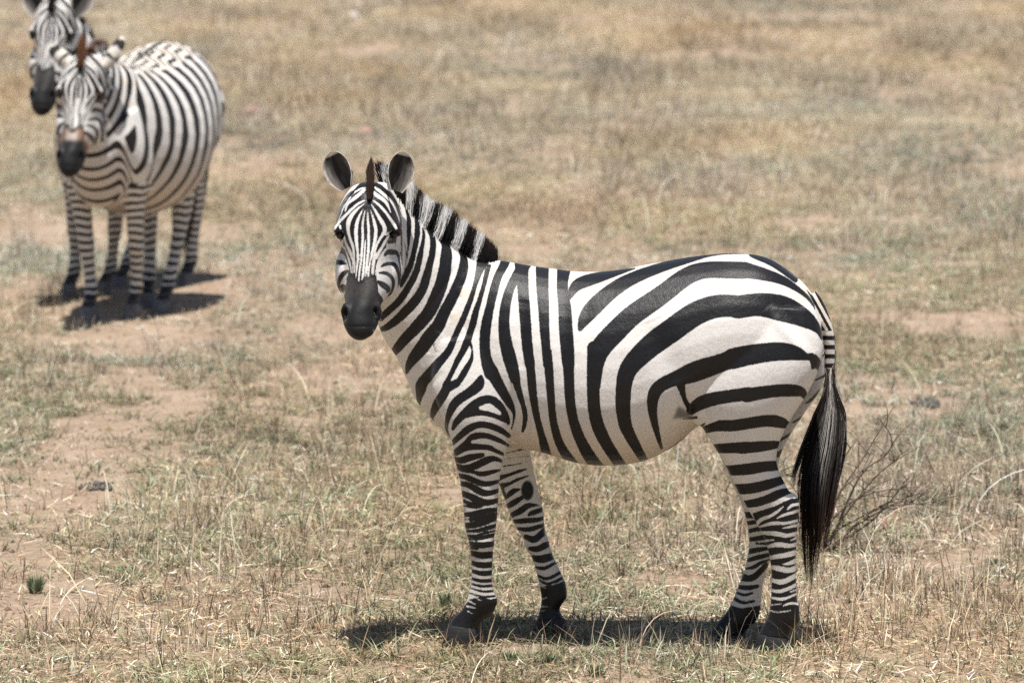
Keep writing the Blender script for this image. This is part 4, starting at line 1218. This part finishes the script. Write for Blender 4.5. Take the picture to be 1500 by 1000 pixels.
TWPX = [[(1200, 800), (1222, 735), (1262, 672), (1309, 594)], [(1205, 800), (1240, 750), (1290, 690), (1350, 650)], [(1200, 805), (1250, 770), (1320, 732), (1345, 722)],
        [(1210, 800), (1260, 700), (1300, 665), (1306, 640), (1285, 610)], [(1200, 800), (1195, 740), (1220, 690), (1255, 640)], [(1215, 780), (1290, 745), (1360, 738)],
        [(1205, 790), (1245, 735), (1320, 715), (1380, 735)], [(1200, 800), (1180, 745), (1150, 700), (1130, 675)], [(1195, 800), (1165, 760), (1110, 745), (1040, 705)],
        [(1205, 800), (1230, 760), (1252, 700), (1258, 640)], [(1198, 800), (1230, 725), (1262, 690), (1285, 640)], [(1210, 795), (1280, 760), (1335, 690)], [(1200, 800), (1150, 730), (1120, 640)],
        [(1215, 790), (1300, 735), (1400, 755)]]
for pth in TWPX:
    dz = rng.uniform(-.25, .3); L = []
    for i_, (a_, b_) in enumerate(pth):
        P = at_depth(a_ + rng.normal(0, 2), b_, Yb + dz * i_ / 3) - bb
        L.append(P)
    L[0] = np.array([rng.normal(0, .02), rng.normal(0, .03), -.01])
    lines.append((L, .0055))
    Lc = catmull(np.array(L), 6)
    for _ in range(7):
        p = Lc[rng.integers(5, len(Lc) - 1)]
        d = np.array([rng.normal(0.02, .09), rng.normal(0, .08), rng.uniform(-.02, .11)])
        lines.append(([p, p + d * .5 + rng.normal(0, .008, 3), p + d], .003))
np_mesh("twigs", *twig_tubes(lines, 1), TWIG, bush)
def leaf_cloud(n, c, r, size, cols):
    p = np.asarray(c) + rng.normal(0, 1, (n, 3)) * np.asarray(r) * .5
    p[:, 2] = np.maximum(p[:, 2], .004)
    a = rng.normal(size=(n, 3)); a[:, 2] = np.abs(a[:, 2]) * .6; a /= np.linalg.norm(a, axis=1, keepdims=True)
    b_ = np.cross(a, rng.normal(size=(n, 3))); b_ /= np.linalg.norm(b_, axis=1, keepdims=True)
    s = rng.uniform(.6, 1.3, n)[:, None] * size
    V = np.stack([p, p + a * s * .5 + b_ * s * .22, p + a * s, p + a * s * .5 - b_ * s * .22], 1).reshape(-1, 3)
    return V, np.arange(n)[:, None] * 4 + np.arange(4), np.repeat(pick(cols, n), 4, 0)
v, q, c = leaf_cloud(150, (0.0, 0, .07), (.16, .12, .09), .018, [(.22, .24, .05), (.30, .30, .07), (.16, .20, .05)])
np_mesh("leaves", v, q, None, GRASS, bush, False, c)

# ---- small green herbs and one broad-leaved weed
def herb(px, py, wpx, hpx, n, cols, label):
    c = ground(px, py + hpx * .5); s = c[1] / FPX
    r = wpx * s * .5
    root = bpy.data.objects.new("green_herb", None); col.objects.link(root)
    root.location = (c[0], c[1], float(gh(c[0], c[1])) - .012)
    tag(root, label, 'plant', 'small green herbs on the soil')
    a = rng.uniform(0, 2 * np.pi, n); rr = r * np.sqrt(rng.random(n)) * .35
    x_, y_ = rr * np.cos(a), rr * np.sin(a)
    h = rng.uniform(.5, 1.1, n) * hpx * s
    d = np.stack([np.cos(a), np.sin(a)], 1) * (r * rng.uniform(.2, .9, n) * (1 - .5 * h / h.max()))[:, None]
    p0 = np.stack([x_, y_, 0 * x_], 1); p2 = p0 + np.concatenate([d, h[:, None]], 1); p1 = p0 * .5 + p2 * .5 + np.array([0, 0, .15]) * h[:, None]
    v, q, c_ = strands(np.stack([p0, p1, p2], 1), rng.uniform(.004, .009, n), np.repeat(pick(cols, n)[:, None], 3, 1))
    np_mesh("leaves", v, q, None, GRASS, root, False, c_)
GH = [(.16, .19, .095), (.24, .27, .15), (.34, .36, .23), (.12, .14, .075)]
for (px, py, w_, h_, n_, lb) in [(52, 846, 44, 26, 130, "rounded green herb at the left edge below the bare soil"), (652, 872, 38, 26, 90, "dark green herb just left of the zebra's front hoof"),
                              (748, 957, 36, 16, 110, "small green herb between the zebra's two front hooves"), (806, 962, 34, 16, 100, "green herb in front of the zebra's far front hoof"),
                              (872, 976, 36, 18, 110, "green herb below the shadow under the belly"), (188, 826, 34, 10, 70, "flat green herb on the bare soil at lower left"),
                              (1470, 625, 30, 14, 60, "green herb near the right edge of the picture"), (1455, 815, 34, 14, 60, "leafy green herb at the lower right edge")]:
    herb(px, py, w_, h_, n_, GH, lb)
wb = ground(440, 778); weed = bpy.data.objects.new("broad_leaved_weed", None); col.objects.link(weed)
weed.location = (wb[0], wb[1], -.005)
tag(weed, "small weed with a few broad oval leaves left of the zebra's front legs", 'plant')
stems, k = [], wb[1] / FPX
for (dx, dz, lx, w_, ang) in [(-2, 28, -26, 9, .15), (6, 44, 18, 8, .3), (14, 30, 16, 9, -.1), (-4, 46, -16, 7, .25)]:
    tip = np.array([dx * k, rng.normal(0, .01), dz * k])
    stems.append(([np.array([0, 0, 0.]), tip * .5 + np.array([.003, 0, 0]), tip], .0018))
    t = np.linspace(0, 1, 9)
    u = np.linspace(-1, 1, 5)
    W = w_ * k * np.sin(np.pi * t ** .8) * .75
    P = tip + np.stack([np.broadcast_to((lx * k * t)[:, None], (9, 5)), u[None] * W[:, None], (ang * .03 * t[:, None] * 1 - .012 * t[:, None] ** 2) + .006 * np.abs(u)[None] * np.ones((9, 1))], -1)
    i, j = np.meshgrid(np.arange(8), np.arange(4), indexing='ij')
    f_ = np.stack([i * 5 + j, (i + 1) * 5 + j, (i + 1) * 5 + j + 1, i * 5 + j + 1], -1).reshape(-1, 4)
    np_mesh("leaf", P.reshape(-1, 3), f_, None, GRASS, weed, True, np.tile(np.array([.15, .19, .09]), (45, 1)))
np_mesh("stem", *twig_tubes(stems, 1), TWIG, weed)
# ------------------------------------------------------------------ the two zebras behind
g = NT("zebra_hoof_grey"); tc = g.n("ShaderNodeTexCoord").outputs["Object"]
HOOFG = g.out(Base_Color=g.ramp(g.noise(tc, 30, 4), [(.3, (.07, .07, .075)), (.7, (.19, .18, .18))]), Roughness=.7)
POLL1 = at_depth(545, 280, YH + .10)

def back_zebra(label, fr, s, feet, poll, muz_dx, hs, ears_w, brown, barrel=1.0, zs=1.2, deep=1.0, pitch=0.0, yaw=0.0):
    """feet: pixel of each hoof; poll: world point of the poll; the head is the foreground head carried here"""
    root = make_root("zebra", fr, s, label)
    parts, legsrc = [], {}
    t = TORSO1.copy(); cen = np.array([0, 0, .95])
    w = np.exp(-((t[..., 0] - .05) / .5) ** 2)
    t[..., 1] *= 1 + (barrel - 1) * w
    t[..., 2] = 1.3 - (1.3 - t[..., 2]) * deep
    parts.append(('torso', t))
    for b in BULGES1: parts.append(('torso', b))
    hoofs = []
    for key, src, hk, sgn in (('fl', 'fore_near', 'FN', 1), ('fr', 'fore_near', 'FN', -1), ('hl', 'hind_near', 'HN', 1), ('hr', 'hind_near', 'HN', -1)):
        r = LEG1[src].copy(); h = hoof_rings(Z1, HOOF[hk])
        if sgn < 0: r[..., 1] *= -1; h[..., 1] *= -1
        h0 = h[-1].mean(0)
        tgt = fr.to_local(ground(*feet[key])) / s
        off = np.array([tgt[0] - h0[0], tgt[1] - h0[1], 0])
        zt = .78 if key[0] == 'f' else .85
        f = np.clip(1 - r[..., 2:3] / zt, 0, 1)
        parts.append((key, r + off * f))
        zk = .37 if key[0] == 'f' else .47
        ck = (r + off * f).mean(1); ck = ck[np.argmin(np.abs(ck[:, 2] - zk))]
        parts.append((key, ball(ck, (.046, .043, .06))))
        hoofs.append(h + off * np.clip(1 - h[..., 2:3] / zt, 0, 1))
        legsrc[key] = (off, zt, sgn)
    # head carried over from the foreground zebra
    ca, sa = math.cos(muz_dx), math.sin(muz_dx)
    Rm = np.array([[ca, 0, -sa], [0, 1, 0], [sa, 0, ca]]) @ np.array([[1, 0, 0], [0, math.cos(pitch), -math.sin(pitch)], [0, math.sin(pitch), math.cos(pitch)]])
    Rm = Rm @ np.array([[math.cos(yaw), -math.sin(yaw), 0], [math.sin(yaw), math.cos(yaw), 0], [0, 0, 1]])
    S = np.array([1, 1, zs]) * hs
    fwd_ = lambda P: fr.to_local(((np.asarray(P) - POLL1) * S) @ Rm.T + poll) / s
    inv_ = lambda Lc: ((fr.to_world(Lc * s) - poll) @ Rm) / S + POLL1
    for r in [HEADW] + HEAD_BUMPS: parts.append(('head', fwd_(r)))
    pl = fwd_(POLL1)
    # neck from the shoulders to the poll
    a0, b0, h0, _ = NECK[0]; a1, b1, h1, _ = NECK[1]
    A0, B0, A1, B1 = (Z1.uv(*p, 0) for p in (a0, b0, a1, b1))
    B0[2] = 1.3 - (1.3 - B0[2]) * deep; B1[2] = 1.3 - (1.3 - B1[2]) * (deep + 1) / 2
    An, Bn = pl + np.array([.02, 0, .0]), pl + np.array([-.02, 0, -.24]) + (fwd_(POLL1 + np.array([0, .12, -.2])) - pl) * .35
    nr = [ring(A0, B0, h0, .1), ring(A1, B1, h1, .1)]
    for f in (.25, .5, .75, 1.0):
        A = A1 * (1 - f) + An * f; B = B1 * (1 - f) + Bn * f
        A = A + np.array([0, 0, .05 * math.sin(f * math.pi)]); B = B + np.array([0, 0, -.02 * math.sin(f * math.pi)])
        nr.append(ring(A, B, h1 + (.075 - h1) * f ** .8, .1))
    neck = loft(nr); parts.append(('neck', neck))
    V, Q, T = fuse(parts, .0085, 4)
    own, tt = owners(V, parts)
    nm = np.array([p[0] for p in parts])[own]
    C1 = V.copy()                                                  # the same spot on the foreground zebra
    for key, (off, zt, sgn) in legsrc.items():
        k = nm == key
        k &= V[:, 2] < .68
        C1[k] -= off * np.clip(1 - V[k, 2:3] / zt, 0, 1)
    k = ((nm == 'torso') | np.isin(nm, ['fl', 'fr', 'hl', 'hr']) & (V[:, 2] >= .68)) & (V[:, 2] < 1.3)
    C1[k, 2] = 1.3 - (1.3 - C1[k, 2]) / deep
    C1[:, 1] = -np.abs(C1[:, 1])
    P = to_px(Z1.to_world(C1))
    stripe = coat(P, NEAR)
    spine = np.abs(V[:, 1]); top = (nm == 'torso') & (V[:, 2] > 1.12)
    d_sp = np.abs(spine - .022 - .01 * np.sin(V[:, 0] * 30))
    stripe = np.where(top & (V[:, 0] > -.4), np.minimum(stripe, (spine - .012) * 430), stripe)
    tor = (nm == 'torso') | (np.isin(nm, ['fl', 'fr', 'hl', 'hr']) & (V[:, 2] > .70))
    ax_ = np.abs(V[:, 1])
    pt = (V[:, 0] + .10 * np.sin(V[:, 2] * 4.2) + .05 * fbm(V[:, 0] * 5 + 3, V[:, 2] * 4 + ax_ * 2, 71, 3)) / .108
    st_ = (np.sin(pt * 2 * np.pi) + .05 + .5 * smooth01(V[:, 2], .9, .7)) * 9
    fine_ = (np.sin((V[:, 0] * .8 + ax_ * .9 + .03 * np.sin(V[:, 0] * 40)) / .052 * 2 * np.pi) + .15) * 5
    tw = smooth01(V[:, 2], 1.19, 1.27) * smooth01(ax_, .26, .14)
    st_ = st_ * (1 - tw) + fine_ * tw
    st_ = np.minimum(st_, np.where(V[:, 2] > 1.15, (ax_ - .012) * 430, 14))
    wr = smooth01(V[:, 0], .34, .46)
    stripe = np.where(tor, st_ * (1 - wr) + stripe * wr, stripe)
    over = np.zeros((len(V), 4))
    hd = nm == 'head'; Hw = inv_(V[hd])
    sh, oh = head_paint(Hw); stripe[hd] = sh
    PH = to_px(Hw)
    if brown:                                                      # rusty patch above the muzzle
        dm = sdf_poly(PH, MUZZLE); a = smooth01(dm, 13, 4) * smooth01(PH[:, 1], 412, 425) * smooth01(np.abs(PH[:, 0] - 528), 4, 12)
        oh[:, :3] = np.where(oh[:, 3:4] > .5, oh[:, :3] * .6, np.array([.36, .19, .10])); oh[:, 3] = np.maximum(oh[:, 3], a * .6)
        cen_ = smooth01(np.abs(PH[:, 0] - 528), 16, 7)[:, None]
        kb = (smooth01(PH[:, 1], 434, 423) * (oh[:, 3] > .5))[:, None]
        oh[:, :3] = oh[:, :3] * (1 - kb) + kb * (np.array([.25, .155, .10]) * (1 - cen_) + np.array([.50, .43, .37]) * cen_)
    over[hd] = oh
    lz = V[:, 2]
    lg = np.isin(nm, ['fl', 'fr', 'hl', 'hr'])
    wv = .20 * np.sin(V[:, 0] * 70) + .3 * np.sin(V[:, 1] * 43 + lz * 9)
    ls = (np.sin(2 * np.pi * lz / .040 + wv * 2.2) + .10) * 3.5
    ls = np.where(lz < .20, ls - smooth01(lz, .17, .10) * 4, ls)
    kf = smooth01(lz, .72, .64)
    stripe = np.where(lg, stripe * (1 - kf) + ls * kf, stripe)
    nk = (nm == 'neck')
    q0 = np.array([(A1[0] + B1[0]) / 2 + .06, 0, (A1[2] + B1[2]) / 2]); q1 = pl + np.array([.0, 0, -.08]); qe = q1 - q0
    tn = ((V - q0) @ qe) / (qe @ qe)
    ph = tn * 5.6 + .22 * np.sin(V[:, 2] * 7) + .05 * np.sin(V[:, 0] * 19 + V[:, 1] * 9)
    fade = np.maximum(smooth01(tn, .08, .22), smooth01(-V[:, 0], .52, .62) * smooth01(np.abs(V[:, 1]), .20, .12))
    near_ = (tn > .1) & (tn < .2) & (V[:, 2] > .8) & (nm != 'head')
    cph = float(np.median((pt + ph)[near_])) + .42
    phi = pt * (1 - fade) + (cph - ph) * fade
    sn = (np.sin(phi * 2 * np.pi) + .05 + .5 * smooth01(V[:, 2], .9, .7) * (1 - fade)) * 9
    sn = sn + smooth01(V[:, 2], .98, .80) * smooth01(np.abs(V[:, 1]), .18, .06) * 4 * fade
    body_ = np.isin(nm, ['torso', 'neck']) | (np.isin(nm, ['fl', 'fr']) & (V[:, 2] > .7))
    tw = tw * (1 - fade)
    sn = sn * (1 - tw) + fine_ * tw
    sn = np.minimum(sn, np.where((V[:, 2] > 1.15) & (fade < .1), (ax_ - .012) * 430, 14))
    stripe = np.where(body_, sn * (1 - wr) + stripe * wr, stripe)
    bk = hd.copy(); bk[hd] = Hw[:, 1] > YH + .17
    stripe[bk] = (np.sin(V[bk, 2] * 34 + V[bk, 0] * 20) + .1) * 7
    isleg = np.isin(nm, ['fl', 'fr', 'hl', 'hr']) * 1.0
    topd = np.interp(P[:, 0], [620, 733, 800, 850, 930, 1000, 1070, 1110, 1155, 1200], [500, 384, 392, 397, 391, 378, 371, 375, 400, 455])
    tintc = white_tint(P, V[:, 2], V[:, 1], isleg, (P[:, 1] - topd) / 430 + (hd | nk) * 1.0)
    D = np.zeros_like(V)
    D[hd] = (fr.to_local(((dent_nostrils(Hw)) * S) @ Rm.T + fr.R)) / s
    V = V + D
    E = []
    for (b, tp, op, hw) in ears_w:
        ev, eq, ec = ear(b, tp, op, hw, white_back=True)
        E.append((fr.to_local(ev) / s, eq, ec))
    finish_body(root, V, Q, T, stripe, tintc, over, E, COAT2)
    for h in hoofs: np_mesh("hoof", *close_rings(h), HOOFG, root)
    for (x, y, dy) in ((498.2, 344.5, .018), (577.6, 343.5, .018)):
        o = np_mesh("eye", *close_rings(ball((0, 0, 0), .021)), EYEM, root); o.location = Vector(fwd_(at_depth(x, y, YH + dy)).tolist())
    tl = tail1.copy(); col.objects.link(tl); tl.parent = root
    # mane along the neck crest, forelock over the brow
    crest = neck[:, 0] - np.array([0, 0, .012])
    n = 5200
    u = rng.uniform(.12, 1.0, n) * (len(crest) - 1); i0 = np.minimum(u.astype(int), len(crest) - 2); f = (u - i0)[:, None]
    B = crest[i0] * (1 - f) + crest[i0 + 1] * f
    tg = crest[i0 + 1] - crest[i0]; tg /= np.linalg.norm(tg, axis=1, keepdims=True)
    up = np.cross(tg, np.array([0, 1.0, 0])); up *= np.sign(up[:, 2:3])
    un = u / (len(crest) - 1)
    L = (.074 * smooth01(un, .10, .3) * (1 - .25 * un)) * rng.uniform(.8, 1.05, n)
    lat = rng.normal(0, .006, n); B[:, 1] += lat
    tip = B + up * L[:, None] + rng.normal(0, .006, (n, 3)) + np.stack([0 * lat, lat * 1.2, 0 * lat], 1)
    k = np.linspace(0, 1, 4)
    paths = B[:, None] * (1 - k)[None, :, None] + tip[:, None] * k[None, :, None]
    tn_ = ((B - q0) @ qe) / (qe @ qe)
    wh = np.sin((cph - tn_ * 5.6 - .22 * np.sin(B[:, 2] * 7)) * 2 * np.pi) > -.1
    cc = np.where(wh[:, None], WHITE_ * rng.uniform(.8, 1.1, (n, 1)), BLACK * rng.uniform(.7, 1.8, (n, 1)))
    tf = smooth01(k, .55, .9)[None, :, None]
    tcol = np.array([.27, .115, .05]) if brown else np.array([.05, .03, .02])
    cols = cc[:, None] * (1 - tf) + (tcol * rng.uniform(.6, 1.4, (n, 1)))[:, None] * tf
    v, q, c = strands(paths, rng.uniform(.0018, .0032, n), cols, np.array([0, 1.5, 0]))
    np_mesh("mane", v, q, None, HAIR, root, True, c)
    n = 900; a0 = rng.uniform(0, 1, n)
    b0 = np.array([at_depth(541 + rng.normal(0, 2.2), 300 - 34 * a, YH - .02 + .07 * a) for a in a0])
    b0[:, 0] += (535 - 541) * YH / FPX
    tp_ = b0 + np.stack([rng.normal(0, .008, n), rng.uniform(-.01, .03, n), rng.uniform(.05, .095, n) * (.4 + .6 * a0)], 1)
    b0, tp_ = fwd_(b0), fwd_(tp_)
    k = np.linspace(0, 1, 4)[None, :, None]
    cols = BLACK * (1 - k ** 2) + (tcol * rng.uniform(.6, 1.4, (n, 1)))[:, None] * k ** 2
    v, q, c = strands(b0[:, None] * (1 - k) + tp_[:, None] * k, rng.uniform(.0018, .003, n), cols)
    np_mesh("forelock", v, q, None, HAIR, root, True, c)
    return fwd_

def place(fore_px, ax, s, lx=-.44):
    g0 = ground(*fore_px); ang = math.atan2(ax[1], ax[0])
    a = np.array([math.cos(ang), math.sin(ang), 0])
    return Frame(g0 - a * lx * s * 1.0, ang)

F2 = place((163, 465), (.28, .96), 1.08)
p2 = at_depth(127, 90, 26.75)
fr2 = lambda x, y, Y: at_depth(x, y, Y)
back_zebra("plump zebra with its ears turned sideways, standing in front of another zebra at the left", F2, 1.08,
           {'fl': (193, 464), 'fr': (131, 468), 'hl': (234, 456), 'hr': (214, 446)}, p2, math.radians(-3.5), 1.16,
           [(fr2(106, 92, 26.75), fr2(74, 66, 26.8), (-.5, .7, -.35), .045), (fr2(150, 96, 26.75), fr2(180, 53, 26.8), (.6, .6, -.3), .045)], True, 1.27, 1.08, 1.17)
F3 = place((152, 430), (.42, .9), 1.0)
p3 = at_depth(84, 6, 27.9)
back_zebra("zebra with upright dark ears looking over the back of the plump zebra at the left", F3, 1.0,
           {'fl': (150, 429), 'fr': (100, 433), 'hl': (271, 414), 'hr': (171, 420)}, p3, math.radians(-3), 1.12,
           [(fr2(66, 24, 27.9), fr2(41, -14, 27.95), (-.3, -1, .05), .062), (fr2(108, 22, 27.9), fr2(127, -16, 27.95), (.3, -1, .05), .062)], False, 1.0, 1.13, 1.1)
